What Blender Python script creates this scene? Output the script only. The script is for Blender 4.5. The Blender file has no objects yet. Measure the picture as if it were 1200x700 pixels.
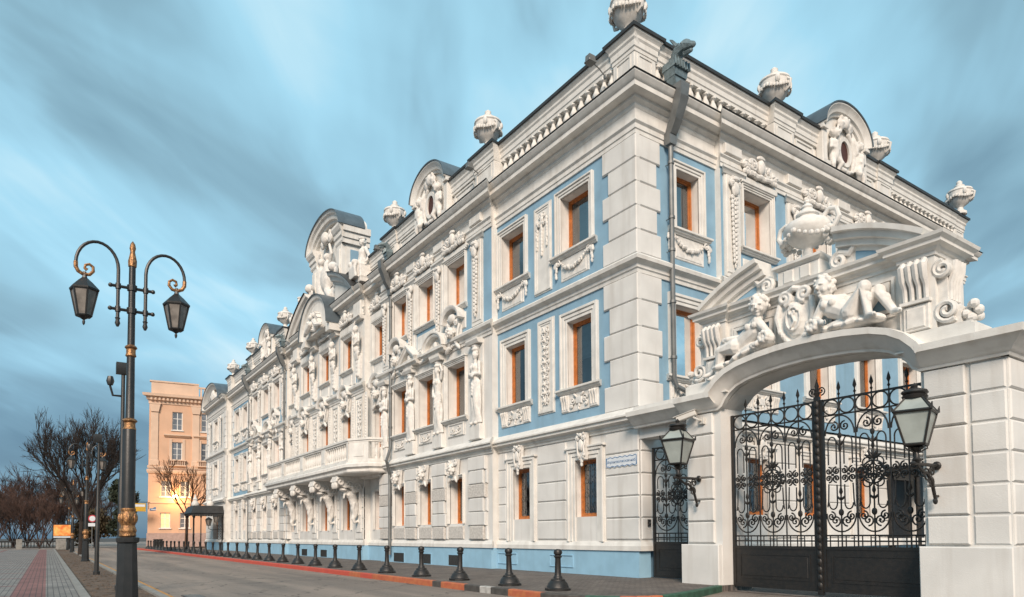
import bpy, bmesh, math, random
from mathutils import Vector, Matrix
R = math.radians
PI = math.pi
random.seed(7)
S = bpy.context.scene
COL = S.collection

# ------------------------------------------------------------------ camera, sky, sun, exposure
def setup_view():
    yaw, pit, roll = R(55.51), R(2.34), R(-.328)
    w = Vector((-math.sin(yaw)*math.cos(pit), math.cos(yaw)*math.cos(pit), math.sin(pit)))
    r = Vector((math.cos(yaw), math.sin(yaw), 0)); u = r.cross(w)
    c, s = math.cos(roll), math.sin(roll)
    r2 = c*r + s*u; u2 = -s*r + c*u
    cam = bpy.data.cameras.new('camera'); co = bpy.data.objects.new('camera', cam); COL.objects.link(co)
    M = Matrix((r2, u2, -w)).transposed().to_4x4(); M.translation = (14.112, -14.229, 1.25)
    co.matrix_world = M
    cam.sensor_width = 36; cam.lens = 793/1200*36; cam.shift_y = 245.4/1200
    cam.clip_start = .1; cam.clip_end = 5000
    S.camera = co
setup_view()

SUN_DIR = Vector((.72, -.56, .56)).normalized()     # from the scene towards the light
SUN_STRENGTH, SUN_ANGLE = 1.5, 20
def setup_light():
    l = bpy.data.lights.new('sun', 'SUN'); l.energy = SUN_STRENGTH; l.angle = R(SUN_ANGLE); l.color = (1, .82, .67)
    o = bpy.data.objects.new('sun', l); COL.objects.link(o)
    o.rotation_euler = (-SUN_DIR).to_track_quat('-Z', 'Y').to_euler(); o.location = (30, -30, 40)
    wd = bpy.data.worlds.new('World'); S.world = wd; wd.use_nodes = True
    nt = wd.node_tree; N = nt.nodes; L = nt.links; N.clear()
    out = N.new('ShaderNodeOutputWorld'); bg = N.new('ShaderNodeBackground'); bg.inputs[1].default_value = .1
    L.new(bg.outputs[0], out.inputs[0])
    sky = N.new('ShaderNodeTexSky'); sky.sky_type = 'NISHITA'; sky.sun_disc = False
    sky.sun_elevation = math.asin(SUN_DIR.z); sky.sun_rotation = math.atan2(SUN_DIR.x, SUN_DIR.y)
    tc = N.new('ShaderNodeTexCoord')
    def math_(op, a, b=None, c=None):
        n = N.new('ShaderNodeMath'); n.operation = op
        for i, x in enumerate((a, b, c)):
            if x is None: continue
            if isinstance(x, (int, float)): n.inputs[i].default_value = x
            else: L.new(x, n.inputs[i])
        return n.outputs[0]
    def dot(v):
        n = N.new('ShaderNodeVectorMath'); n.operation = 'DOT_PRODUCT'; L.new(tc.outputs['Generated'], n.inputs[0]); n.inputs[1].default_value = v
        return n.outputs['Value']
    fw, rt = (-.74, .67, 0), (.67, .74, 0)          # the wind has drawn the clouds out along fw
    z = math_('MAXIMUM', dot((0, 0, 1)), 0.0)
    zz = math_('ADD', z, .24)
    al = math_('DIVIDE', dot(fw), zz); ac = math_('DIVIDE', dot(rt), zz)
    def noise(sa, sc, detail, dist, off, rough=.5):
        cb = N.new('ShaderNodeCombineXYZ')
        L.new(math_('MULTIPLY', al, sa), cb.inputs[0]); L.new(math_('MULTIPLY_ADD', ac, sc, off), cb.inputs[1]); cb.inputs[2].default_value = off*1.7
        n = N.new('ShaderNodeTexNoise'); n.inputs['Scale'].default_value = 1; n.inputs['Detail'].default_value = detail
        n.inputs['Roughness'].default_value = rough; n.inputs['Distortion'].default_value = dist
        L.new(cb.outputs[0], n.inputs['Vector']); return n.outputs['Fac']
    big = noise(.62, .85, 2.5, .7, 12.15, .5); mid = noise(1.25, 2.3, 4, .7, 16.95, .5); fine = noise(2.2, 5.5, 4, .6, 7.7, .55)
    mix = math_('ADD', math_('MULTIPLY', big, .56), math_('MULTIPLY', mid, .34)); mix = math_('ADD', mix, math_('MULTIPLY', fine, .10))
    rp = N.new('ShaderNodeValToRGB'); L.new(mix, rp.inputs[0]); e = rp.color_ramp.elements
    cols = [(0.36, (0.0447, 0.0843, 0.1075)), (0.42, (0.0645, 0.1161, 0.1445)), (0.465, (0.0903, 0.1591, 0.1935)), (0.5, (0.1161, 0.2107, 0.2597)), (0.54, (0.1376, 0.2494, 0.3053)), (0.585, (0.2, 0.29, 0.325)), (0.64, (0.34, 0.37, 0.375))]
    e[0].position, e[0].color = cols[0][0], (*cols[0][1], 1); e[1].position, e[1].color = cols[-1][0], (*cols[-1][1], 1)
    for p, c in cols[1:-1]:
        x = e.new(p); x.color = (*c, 1)
    # the air near the horizon is a deeper blue
    el = N.new('ShaderNodeMapRange'); L.new(z, el.inputs[0]); el.inputs[1].default_value = .0; el.inputs[2].default_value = .30; el.inputs[3].default_value = .88; el.inputs[4].default_value = 0; el.interpolation_type = 'SMOOTHSTEP'
    m1 = N.new('ShaderNodeMix'); m1.data_type = 'RGBA'; L.new(el.outputs[0], m1.inputs[0]); L.new(rp.outputs[0], m1.inputs[6]); m1.inputs[7].default_value = (.007, .035, .074, 1)
    sc = N.new('ShaderNodeVectorMath'); sc.operation = 'SCALE'; L.new(m1.outputs[2], sc.inputs[0]); sc.inputs['Scale'].default_value = 10
    m2 = N.new('ShaderNodeMix'); m2.data_type = 'RGBA'; m2.inputs[0].default_value = .93; L.new(sky.outputs[0], m2.inputs[6]); L.new(sc.outputs[0], m2.inputs[7])
    L.new(m2.outputs[2], bg.inputs[0])
setup_light()
S.view_settings.view_transform = 'Standard'; S.view_settings.look = 'None'; S.view_settings.gamma = 1
S.view_settings.exposure = 1.56

# ------------------------------------------------------------------ materials
MAT = {}
def mat(name, col, rough=.8, var=.08, scale=3.0, bump=.15, bscale=40, metal=0, streak=0, col2=None, emit=None, estr=0, stain=None, spec=.5):
    m = bpy.data.materials.new(name); m.use_nodes = True; nt = m.node_tree; N = nt.nodes; L = nt.links
    p = N['Principled BSDF']; p.inputs['Roughness'].default_value = rough; p.inputs['Metallic'].default_value = metal
    p.inputs['Specular IOR Level'].default_value = spec
    g = N.new('ShaderNodeNewGeometry')
    n = N.new('ShaderNodeTexNoise'); n.inputs['Scale'].default_value = scale; n.inputs['Detail'].default_value = 5; L.new(g.outputs['Position'], n.inputs['Vector'])
    mx = N.new('ShaderNodeMix'); mx.data_type = 'RGBA'
    c2 = col2 or tuple(c*(1-2*var) for c in col)
    mr = N.new('ShaderNodeMapRange'); mr.inputs[1].default_value = .35; mr.inputs[2].default_value = .68; L.new(n.outputs['Fac'], mr.inputs[0])
    L.new(mr.outputs[0], mx.inputs[0]); mx.inputs[6].default_value = (*col, 1); mx.inputs[7].default_value = (*c2, 1)
    res = mx.outputs[2]
    if streak:
        mp = N.new('ShaderNodeMapping'); mp.inputs['Scale'].default_value = (2.6, 2.6, .22); L.new(g.outputs['Position'], mp.inputs['Vector'])
        n3 = N.new('ShaderNodeTexNoise'); n3.inputs['Scale'].default_value = 1.3; n3.inputs['Detail'].default_value = 6; L.new(mp.outputs[0], n3.inputs['Vector'])
        r3 = N.new('ShaderNodeMapRange'); r3.inputs[1].default_value = .52; r3.inputs[2].default_value = .75; r3.inputs[3].default_value = 0; r3.inputs[4].default_value = streak; L.new(n3.outputs['Fac'], r3.inputs[0])
        m3 = N.new('ShaderNodeMix'); m3.data_type = 'RGBA'; L.new(r3.outputs[0], m3.inputs[0]); L.new(res, m3.inputs[6]); m3.inputs[7].default_value = (*(stain or tuple(c*.55 for c in col)), 1)
        res = m3.outputs[2]
    L.new(res, p.inputs['Base Color'])
    if bump:
        n2 = N.new('ShaderNodeTexNoise'); n2.inputs['Scale'].default_value = bscale; n2.inputs['Detail'].default_value = 4; L.new(g.outputs['Position'], n2.inputs['Vector'])
        b = N.new('ShaderNodeBump'); b.inputs['Strength'].default_value = bump; b.inputs['Distance'].default_value = .02; L.new(n2.outputs['Fac'], b.inputs['Height']); L.new(b.outputs[0], p.inputs['Normal'])
    if emit:
        p.inputs['Emission Color'].default_value = (*emit, 1); p.inputs['Emission Strength'].default_value = estr
    MAT[name] = m; return m
WHITE = mat('white_plaster', (.69, .68, .655), .85, .07, 1.1, .25, 50, streak=.55, stain=(.44, .41, .37))
TRIM = mat('white_stucco_trim', (.72, .705, .67), .8, .07, 2.5, .2, 50, streak=.5, stain=(.45, .415, .37))
ORN = mat('stucco_ornament', (.72, .70, .665), .8, .09, 7, .2, 45)
VERM = mat('vermiculated_stucco', (.60, .57, .53), .9, .14, 14, 1.0, 14)
BLUE = mat('blue_plaster', (.24, .40, .525), .85, .09, 1.2, .2, 60, streak=.4, stain=(.17, .27, .34))
PBLUE = mat('plinth_blue_paint', (.285, .485, .63), .7, .06, 2.2, .15, 40, streak=.25, stain=(.20, .32, .40))
WOOD = mat('orange_varnished_wood', (.50, .165, .04), .42, .16, 9, .1, 60)
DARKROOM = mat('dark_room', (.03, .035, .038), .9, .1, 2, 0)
CURT = mat('pale_curtain', (.34, .36, .36), .9, .1, 5, .1, 30)
ZINC = mat('zinc_pipe', (.20, .21, .21), .5, .15, 3, .08, 30, metal=.35)
ZBLUE = mat('patinated_zinc', (.20, .26, .28), .5, .2, 8, .2, 30, metal=.4)
ROOFM = mat('dark_roof_metal', (.055, .055, .055), .5, .15, 3, .1, 12, metal=.3)
ROOFG = mat('grey_roof_metal', (.13, .165, .19), .45, .15, 2, .1, 12, metal=.4)
IRON = mat('black_wrought_iron', (.012, .012, .012), .45, .2, 10, .2, 60, col2=(.022, .019, .017))
POLE = mat('dark_grey_lamp_paint', (.013, .0145, .015), .42, .2, 6, .12, 50, col2=(.022, .022, .022))
GOLD = mat('worn_gold_paint', (.40, .21, .085), .42, .25, 22, .5, 50, metal=.55, col2=(.11, .055, .03))
LGLASS = mat('frosted_lantern_glass', (.36, .40, .38), .35, .12, 3, .05, 20)
LGLASSB = mat('smoky_lantern_glass', (.22, .20, .18), .3, .2, 9, .05, 20)
def asphalt_mat():
    m = bpy.data.materials.new('worn_asphalt'); m.use_nodes = True; nt = m.node_tree; N = nt.nodes; L = nt.links
    p = N['Principled BSDF']; p.inputs['Roughness'].default_value = .82; g = N.new('ShaderNodeNewGeometry')
    def noise(scl, sc, det=6, rough=.55):
        mp = N.new('ShaderNodeMapping'); mp.inputs['Scale'].default_value = scl; L.new(g.outputs['Position'], mp.inputs['Vector'])
        n = N.new('ShaderNodeTexNoise'); n.inputs['Scale'].default_value = sc; n.inputs['Detail'].default_value = det; n.inputs['Roughness'].default_value = rough; L.new(mp.outputs[0], n.inputs['Vector']); return n.outputs['Fac']
    def rng(x, a, b, c, d):
        r = N.new('ShaderNodeMapRange'); L.new(x, r.inputs[0])
        for k, v in zip((1, 2, 3, 4), (a, b, c, d)): r.inputs[k].default_value = v
        return r.outputs[0]
    def mixc(f, a, b):
        x = N.new('ShaderNodeMix'); x.data_type = 'RGBA'; L.new(f, x.inputs[0])
        if isinstance(a, tuple): x.inputs[6].default_value = (*a, 1)
        else: L.new(a, x.inputs[6])
        x.inputs[7].default_value = (*b, 1); return x.outputs[2]
    c = mixc(rng(noise((.06, .9, 1), 1.0), .42, .62, 0, 1), (.265, .215, .178), (.165, .138, .118))      # wear drawn out along the lanes
    c = mixc(rng(noise((.35, .35, 1), 1.0, 8, .65), .55, .72, 0, .55), c, (.12, .105, .095))                # patches and oil
    c = mixc(rng(noise((1, 1, 1), 55, 3, .7), .48, .70, 0, .55), c, (.36, .31, .27))                       # pale grit
    c = mixc(rng(noise((1, 1, 1), 30, 3, .7), .55, .75, 0, .6), c, (.08, .07, .065))
    v = N.new('ShaderNodeTexVoronoi'); v.feature = 'DISTANCE_TO_EDGE'; v.inputs['Scale'].default_value = .33
    wv = N.new('ShaderNodeVectorMath'); wv.operation = 'ADD'; L.new(g.outputs['Position'], wv.inputs[0]); n3 = N.new('ShaderNodeTexNoise'); n3.inputs['Scale'].default_value = 1.4; n3.inputs['Detail'].default_value = 6; L.new(g.outputs['Position'], n3.inputs['Vector']); L.new(n3.outputs['Color'], wv.inputs[1]); L.new(wv.outputs[0], v.inputs['Vector'])
    c = mixc(rng(v.outputs['Distance'], .003, .010, .75, 0), c, (.05, .045, .04))                            # cracks
    L.new(c, p.inputs['Base Color'])
    b = N.new('ShaderNodeBump'); b.inputs['Strength'].default_value = .5; b.inputs['Distance'].default_value = .01; L.new(noise((1, 1, 1), 110, 3), b.inputs['Height']); L.new(b.outputs[0], p.inputs['Normal'])
    return m
ASPH = asphalt_mat()
KERBG = mat('grey_kerb_stone', (.26, .25, .23), .85, .15, 5, .4, 40)
KERBO = mat('orange_kerb_paint', (.46, .15, .06), .75, .2, 6, .3, 40, col2=(.40, .10, .05))
KERBR = mat('red_kerb_paint_trail_glow', (.50, .085, .05), .7, .15, 2, .3, 40, col2=(.46, .07, .05))  # kerb red with the glow of passing car lights put into the colour
KERBK = mat('black_kerb_paint', (.085, .077, .07), .75, .2, 6, .3, 40)
KERBW = mat('white_kerb_paint', (.5, .48, .45), .75, .2, 6, .3, 40)
KERBV = mat('green_kerb_paint', (.045, .12, .08), .7, .2, 6, .3, 40)
YEL = mat('orange_yellow_road_paint', (.55, .26, .05), .75, .2, 7, .3, 80)
SOIL = mat('bare_soil', (.14, .095, .065), .95, .3, 2.5, 1.0, 16, col2=(.06, .042, .03))
BARK = mat('dark_bark', (.03, .022, .018), .9, .25, 8, .8, 20)
BARKR = mat('reddish_twigs', (.085, .046, .034), .9, .25, .4, .5, 20, col2=(.03, .018, .014))
BARKL = mat('brown_twigs_lamp_tint', (.12, .06, .03), .9, .2, 4, .4, 20)  # twig brown warmed by the lamp's orange light, held in the colour
EVER = mat('dark_evergreen_leaf', (.028, .04, .02), .8, .3, 3, 0)
OCHR = mat('orange_ochre_plaster', (.64, .40, .265), .85, .06, .5, .15, 20, streak=.2, stain=(.5, .29, .18))
OCHL = mat('pale_ochre_stucco', (.66, .47, .345), .85, .06, .8, .15, 20)
PINK = mat('pinkish_granite_plinth', (.42, .30, .26), .8, .12, 3, .2, 20)
WFRAME = mat('white_window_paint', (.72, .70, .66), .6, .05, 5, .05, 20)
PANEO = mat('dim_glass', (.20, .22, .25), .12, .3, .35, 0)
PANEL = mat('lit_window_glass', (.6, .5, .3), .3, .2, .6, 0, emit=(1, .62, .25), estr=.30)
BULB = mat('glowing_lamp', (1, .8, .5), .4, 0, 1, 0, emit=(1, .60, .22), estr=26)
BILLB = mat('backlit_orange_poster', (.55, .12, .03), .4, .5, 2.2, 0, col2=(.8, .5, .16), emit=(1, .28, .04), estr=.10)
SIGNW = mat('white_enamel', (.68, .72, .76), .4, .04, 5, 0)
SIGNB = mat('blue_enamel', (.07, .17, .34), .4, .05, 5, 0)
SIGNR = mat('red_enamel', (.5, .06, .08), .4, .05, 5, 0)
SIGNY = mat('yellow_sign_paint', (.62, .36, .04), .5, .08, 5, 0)
CAMW = mat('camera_housing_plastic', (.6, .58, .54), .45, .06, 5, 0)

def glass_mat():
    m = bpy.data.materials.new('window_glass'); m.use_nodes = True; nt = m.node_tree; N = nt.nodes; L = nt.links
    N.remove(N['Principled BSDF']); out = N['Material Output']
    tr = N.new('ShaderNodeBsdfTransparent'); tr.inputs[0].default_value = (.62, .74, .78, 1)
    gl = N.new('ShaderNodeBsdfGlossy'); gl.inputs['Roughness'].default_value = .03
    fr = N.new('ShaderNodeFresnel'); fr.inputs[0].default_value = 1.6
    ad = N.new('ShaderNodeMath'); ad.operation = 'ADD'; ad.use_clamp = True; L.new(fr.outputs[0], ad.inputs[0]); ad.inputs[1].default_value = .20
    g = N.new('ShaderNodeNewGeometry'); n = N.new('ShaderNodeTexNoise'); n.inputs['Scale'].default_value = 1.6; L.new(g.outputs['Position'], n.inputs['Vector'])
    b = N.new('ShaderNodeBump'); b.inputs['Strength'].default_value = .08; b.inputs['Distance'].default_value = .05; L.new(n.outputs['Fac'], b.inputs['Height']); L.new(b.outputs[0], gl.inputs['Normal'])
    mx = N.new('ShaderNodeMixShader'); L.new(ad.outputs[0], mx.inputs[0]); L.new(tr.outputs[0], mx.inputs[1]); L.new(gl.outputs[0], mx.inputs[2]); L.new(mx.outputs[0], out.inputs[0])
    return m
GLASS = glass_mat()

def paver_mat():
    m = bpy.data.materials.new('grey_and_red_pavers'); m.use_nodes = True; nt = m.node_tree; N = nt.nodes; L = nt.links
    p = N['Principled BSDF']; p.inputs['Roughness'].default_value = .8
    g = N.new('ShaderNodeNewGeometry')
    def M(op, a, b):
        n = N.new('ShaderNodeMath'); n.operation = op
        for i, x in enumerate((a, b)):
            if isinstance(x, (int, float)): n.inputs[i].default_value = x
            else: L.new(x, n.inputs[i])
        return n.outputs[0]
    sep = N.new('ShaderNodeSeparateXYZ'); L.new(g.outputs['Position'], sep.inputs[0])
    br = N.new('ShaderNodeTexBrick'); L.new(g.outputs['Position'], br.inputs['Vector'])
    br.inputs['Scale'].default_value = 1; br.inputs['Brick Width'].default_value = .22; br.inputs['Row Height'].default_value = .11; br.inputs['Mortar Size'].default_value = .008
    br.inputs['Color1'].default_value = (.25, .23, .21, 1); br.inputs['Color2'].default_value = (.17, .16, .15, 1); br.inputs['Mortar'].default_value = (.06, .06, .06, 1)
    br2 = N.new('ShaderNodeTexBrick'); L.new(g.outputs['Position'], br2.inputs['Vector'])
    br2.inputs['Scale'].default_value = 1; br2.inputs['Brick Width'].default_value = .22; br2.inputs['Row Height'].default_value = .11; br2.inputs['Mortar Size'].default_value = .008
    br2.inputs['Color1'].default_value = (.25, .115, .10, 1); br2.inputs['Color2'].default_value = (.19, .085, .075, 1); br2.inputs['Mortar'].default_value = (.06, .05, .05, 1)
    y, x = sep.outputs[1], sep.outputs[0]
    band = M('LESS_THAN', M('ABSOLUTE', M('ADD', y, 14.55), 0), .32)
    py_ = M('LESS_THAN', M('PINGPONG', M('ADD', y, 14.55), 1.6), .14)
    left = M('LESS_THAN', y, -14.9)
    px_ = M('LESS_THAN', M('PINGPONG', x, 2.0), .14)
    f = M('MAXIMUM', band, M('MULTIPLY', left, M('MAXIMUM', py_, px_)))
    mx = N.new('ShaderNodeMix'); mx.data_type = 'RGBA'; L.new(f, mx.inputs[0]); L.new(br.outputs[0], mx.inputs[6]); L.new(br2.outputs[0], mx.inputs[7])
    n = N.new('ShaderNodeTexNoise'); n.inputs['Scale'].default_value = .8; n.inputs['Detail'].default_value = 6; L.new(g.outputs['Position'], n.inputs['Vector'])
    hs = N.new('ShaderNodeMapRange'); L.new(n.outputs['Fac'], hs.inputs[0]); hs.inputs[1].default_value = .3; hs.inputs[2].default_value = .7; hs.inputs[3].default_value = .7; hs.inputs[4].default_value = 1.15
    v = N.new('ShaderNodeVectorMath'); v.operation = 'SCALE'; L.new(mx.outputs[2], v.inputs[0]); L.new(hs.outputs[0], v.inputs['Scale']); L.new(v.outputs[0], p.inputs['Base Color'])
    b = N.new('ShaderNodeBump'); b.inputs['Strength'].default_value = .4; b.inputs['Distance'].default_value = .01; L.new(br.outputs['Fac'], b.inputs['Height']); b.invert = True; L.new(b.outputs[0], p.inputs['Normal'])
    return m
PAVER = paver_mat()
def sett_mat():
    m = bpy.data.materials.new('dark_stone_setts'); m.use_nodes = True; nt = m.node_tree; N = nt.nodes; L = nt.links
    p = N['Principled BSDF']; p.inputs['Roughness'].default_value = .85
    g = N.new('ShaderNodeNewGeometry')
    br = N.new('ShaderNodeTexBrick'); L.new(g.outputs['Position'], br.inputs['Vector'])
    br.inputs['Scale'].default_value = 1; br.inputs['Brick Width'].default_value = .19; br.inputs['Row Height'].default_value = .095; br.inputs['Mortar Size'].default_value = .008
    br.inputs['Color1'].default_value = (.17, .145, .125, 1); br.inputs['Color2'].default_value = (.12, .10, .09, 1); br.inputs['Mortar'].default_value = (.055, .05, .045, 1)
    n = N.new('ShaderNodeTexNoise'); n.inputs['Scale'].default_value = 1.1; n.inputs['Detail'].default_value = 7; L.new(g.outputs['Position'], n.inputs['Vector'])
    hs = N.new('ShaderNodeMapRange'); L.new(n.outputs['Fac'], hs.inputs[0]); hs.inputs[1].default_value = .3; hs.inputs[2].default_value = .7; hs.inputs[3].default_value = .7; hs.inputs[4].default_value = 1.2
    v = N.new('ShaderNodeVectorMath'); v.operation = 'SCALE'; L.new(br.outputs[0], v.inputs[0]); L.new(hs.outputs[0], v.inputs['Scale']); L.new(v.outputs[0], p.inputs['Base Color'])
    b = N.new('ShaderNodeBump'); b.inputs['Strength'].default_value = .5; b.inputs['Distance'].default_value = .01; b.invert = True; L.new(br.outputs['Fac'], b.inputs['Height']); L.new(b.outputs[0], p.inputs['Normal'])
    return m
SETT = sett_mat()

# ------------------------------------------------------------------ mesh building
def P3(a, z, o): return (a, -o, z)          # a along the wall, z up, o out of the wall
class MB:
    def __init__(s): s.v = []; s.f = []; s.m = []
    def add(s, vs, fs, mi=0):
        k = len(s.v); s.v += [tuple(x) for x in vs]; s.f += [tuple(i+k for i in f) for f in fs]; s.m += [mi]*len(fs)
    def box(s, a0, a1, z0, z1, o0, o1, mi=0):
        s.add([P3(a, z, o) for o in (o0, o1) for z in (z0, z1) for a in (a0, a1)], [(0,1,3,2),(4,6,7,5),(0,4,5,1),(2,3,7,6),(0,2,6,4),(1,5,7,3)], mi)
    def cbox(s, a0, a1, z0, z1, o0, o1, c=.025, mi=0):
        v = [P3(a, z, o0) for z in (z0, z1) for a in (a0, a1)] + [P3(a, z, o1-c) for z in (z0, z1) for a in (a0, a1)] + \
            [P3(a, z, o1) for z in (z0+c, z1-c) for a in (a0+c, a1-c)]
        s.add(v, [(0,1,3,2),(0,4,5,1),(2,3,7,6),(0,2,6,4),(1,5,7,3),(4,8,9,5),(6,7,11,10),(4,6,10,8),(5,9,11,7),(8,10,11,9)], mi)
    def bevel_box(s, x0, x1, y0, y1, z0, z1, mi=0): s.box(x0, x1, z0, z1, -y1, -y0, mi)
    def extrude(s, prof, a0, a1, ml=0, mr=0, o=0, z=0, mi=0):
        n = len(prof)
        v = [P3(a0 - ml*max(q[0], 0), q[1]+z, q[0]+o) for q in prof] + [P3(a1 + mr*max(q[0], 0), q[1]+z, q[0]+o) for q in prof]
        f = [(i, (i+1) % n, (i+1) % n+n, i+n) for i in range(n)] + [tuple(range(n)), tuple(range(2*n-1, n-1, -1))]
        s.add(v, f, mi)
    def sweep(s, path, prof, o=0, mi=0):
        """path in (a,z); prof = closed loop of (n,o), n measured to the left of travel"""
        k = len(path); m = len(prof); v = []
        for i in range(k):
            p, q = Vector(path[max(0, i-1)]), Vector(path[min(k-1, i+1)])
            t = (q-p).normalized(); nn = Vector((-t.y, t.x))
            sc = 1
            if 0 < i < k-1:
                t1 = (Vector(path[i])-p).normalized(); d = abs(t1.dot(t)); sc = 1/max(d, .5)
            for (n, oo) in prof: c = Vector(path[i])+nn*n*sc; v.append(P3(c.x, c.y, oo+o))
        f = [(i*m+j, i*m+(j+1) % m, (i+1)*m+(j+1) % m, (i+1)*m+j) for i in range(k-1) for j in range(m)]
        f += [tuple(range(m)), tuple(range((k-1)*m+m-1, (k-1)*m-1, -1))]
        s.add(v, f, mi)
    def prism(s, out, o0, o1, mi=0):
        n = len(out)
        s.add([P3(a, z, o0) for a, z in out]+[P3(a, z, o1) for a, z in out], [(i, (i+1) % n, (i+1) % n+n, i+n) for i in range(n)]+[tuple(range(n)), tuple(range(2*n-1, n-1, -1))], mi)
    def tube(s, pts, r, seg=6, mi=0, cap=True):
        pts = [Vector(p) for p in pts]; n = len(pts)
        rs = r if isinstance(r, (list, tuple)) else [r]*n
        up = None; v = []
        for i in range(n):
            t = (pts[min(n-1, i+1)]-pts[max(0, i-1)]);  t = t.normalized() if t.length > 1e-9 else Vector((0, 0, 1))
            if up is None: up = Vector((0, 0, 1)) if abs(t.z) < .9 else Vector((0, 1, 0))
            b = t.cross(up)
            if b.length < 1e-5: b = t.cross(Vector((1, .3, .2)))
            b.normalize(); up = b.cross(t).normalized()
            for j in range(seg):
                an = 2*PI*j/seg; v.append(pts[i]+rs[i]*(math.cos(an)*b+math.sin(an)*up))
        f = [(i*seg+j, i*seg+(j+1) % seg, (i+1)*seg+(j+1) % seg, (i+1)*seg+j) for i in range(n-1) for j in range(seg)]
        if cap: f += [tuple(range(seg)), tuple(range((n-1)*seg+seg-1, (n-1)*seg-1, -1))]
        s.add(v, f, mi)
    def lathe(s, prof, c=(0, 0, 0), seg=16, mi=0, a0=0):
        n = len(prof); v = []
        for (r, z) in prof:
            for j in range(seg):
                an = a0+2*PI*j/seg; v.append((c[0]+max(r, 1e-4)*math.cos(an), c[1]+max(r, 1e-4)*math.sin(an), c[2]+z))
        f = [(i*seg+j, i*seg+(j+1) % seg, (i+1)*seg+(j+1) % seg, (i+1)*seg+j) for i in range(n-1) for j in range(seg)]
        f += [tuple(range(seg)), tuple(range((n-1)*seg+seg-1, (n-1)*seg-1, -1))]
        s.add(v, f, mi)
    def ell(s, c, r, seg=8, rings=5, rot=None, mi=0):
        if isinstance(r, (int, float)): r = (r, r, r)
        v = []; c = Vector(c)
        for i in range(1, rings):
            th = PI*i/rings
            for j in range(seg):
                ph = 2*PI*j/seg; q = Vector((r[0]*math.sin(th)*math.cos(ph), r[1]*math.sin(th)*math.sin(ph), r[2]*math.cos(th)))
                v.append(c+(rot @ q if rot else q))
        t = Vector((0, 0, r[2])); b = -t
        v += [c+(rot @ t if rot else t), c+(rot @ b if rot else b)]
        k = (rings-1)*seg
        f = [(i*seg+j, (i+1)*seg+j, (i+1)*seg+(j+1) % seg, i*seg+(j+1) % seg) for i in range(rings-2) for j in range(seg)]
        f += [(k, j, (j+1) % seg) for j in range(seg)] + [(k+1, (rings-2)*seg+(j+1) % seg, (rings-2)*seg+j) for j in range(seg)]
        s.add(v, f, mi)
    def cap(s, pts, r, seg=8):               # rounded tapered limb
        rs = r if isinstance(r, (list, tuple)) else [r]*len(pts)
        s.tube(pts, rs, seg)
        for p, q in zip(pts, rs): s.ell(p, q, seg, 6)
    def mesh(s, name, mats, smooth=35):
        me = bpy.data.meshes.new(name); me.from_pydata(s.v, [], s.f)
        for m in (mats if isinstance(mats, (list, tuple)) else [mats]): me.materials.append(m)
        me.polygons.foreach_set('material_index', s.m)
        bm = bmesh.new(); bm.from_mesh(me); bmesh.ops.recalc_face_normals(bm, faces=bm.faces); bm.to_mesh(me); bm.free()
        if smooth:
            me.polygons.foreach_set('use_smooth', [True]*len(me.polygons)); me.set_sharp_from_angle(angle=R(smooth))
        return me
    def build(s, name, mats, parent=None, loc=(0, 0, 0), rz=0, smooth=35): return link(name, s.mesh(name, mats, smooth), parent, loc, rz)

def link(name, me, parent=None, loc=(0, 0, 0), rz=0, scale=None):
    o = bpy.data.objects.new(name, me); COL.objects.link(o)
    if parent: o.parent = parent
    o.location = loc; o.rotation_euler = (0, 0, rz)
    if scale: o.scale = scale
    return o
def tag(o, label=None, cat=None, group=None, kind=None):
    if label: o['label'] = label
    if cat: o['category'] = cat
    if group: o['group'] = group
    if kind: o['kind'] = kind
    return o
def thing(name, label, cat, loc=(0, 0, 0), rz=0, group=None):
    o = link(name, None, None, loc, rz); return tag(o, label, cat, group)
def copy_tree(o, parent=None):
    c = o.copy(); COL.objects.link(c)
    if parent: c.parent = parent
    for ch in list(o.children): copy_tree(ch, c)
    return c
def sculpt(mb, name, mats, voxel=.03, smooth_it=2):
    """fuse overlapping limbs and folds into one continuous carved surface"""
    me = mb.mesh(name+'_rough', mats, 0)
    o = bpy.data.objects.new(name, me); COL.objects.link(o)
    m = o.modifiers.new('r', 'REMESH'); m.mode = 'VOXEL'; m.voxel_size = voxel; m.use_smooth_shade = True
    if smooth_it:
        q = o.modifiers.new('s', 'SMOOTH'); q.iterations = smooth_it; q.factor = .5
    dg = bpy.context.evaluated_depsgraph_get(); ev = o.evaluated_get(dg)
    r = bpy.data.meshes.new_from_object(ev); r.name = name
    r.materials.clear(); r.materials.append(mats)
    r.polygons.foreach_set('use_smooth', [True]*len(r.polygons))
    bpy.data.objects.remove(o); bpy.data.meshes.remove(me)
    return r
def spiral(ca, cz, r0, r1, a0, turns, o, n=18, hand=1):
    return [P3(ca+(r0+(r1-r0)*i/n)*math.cos(a0+hand*2*PI*turns*i/n), cz+(r0+(r1-r0)*i/n)*math.sin(a0+hand*2*PI*turns*i/n), o) for i in range(n+1)]
def arcpts(ca, cz, ra, rz, t0, t1, n):
    return [(ca+ra*math.cos(t0+(t1-t0)*i/n), cz+rz*math.sin(t0+(t1-t0)*i/n)) for i in range(n+1)]

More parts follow.
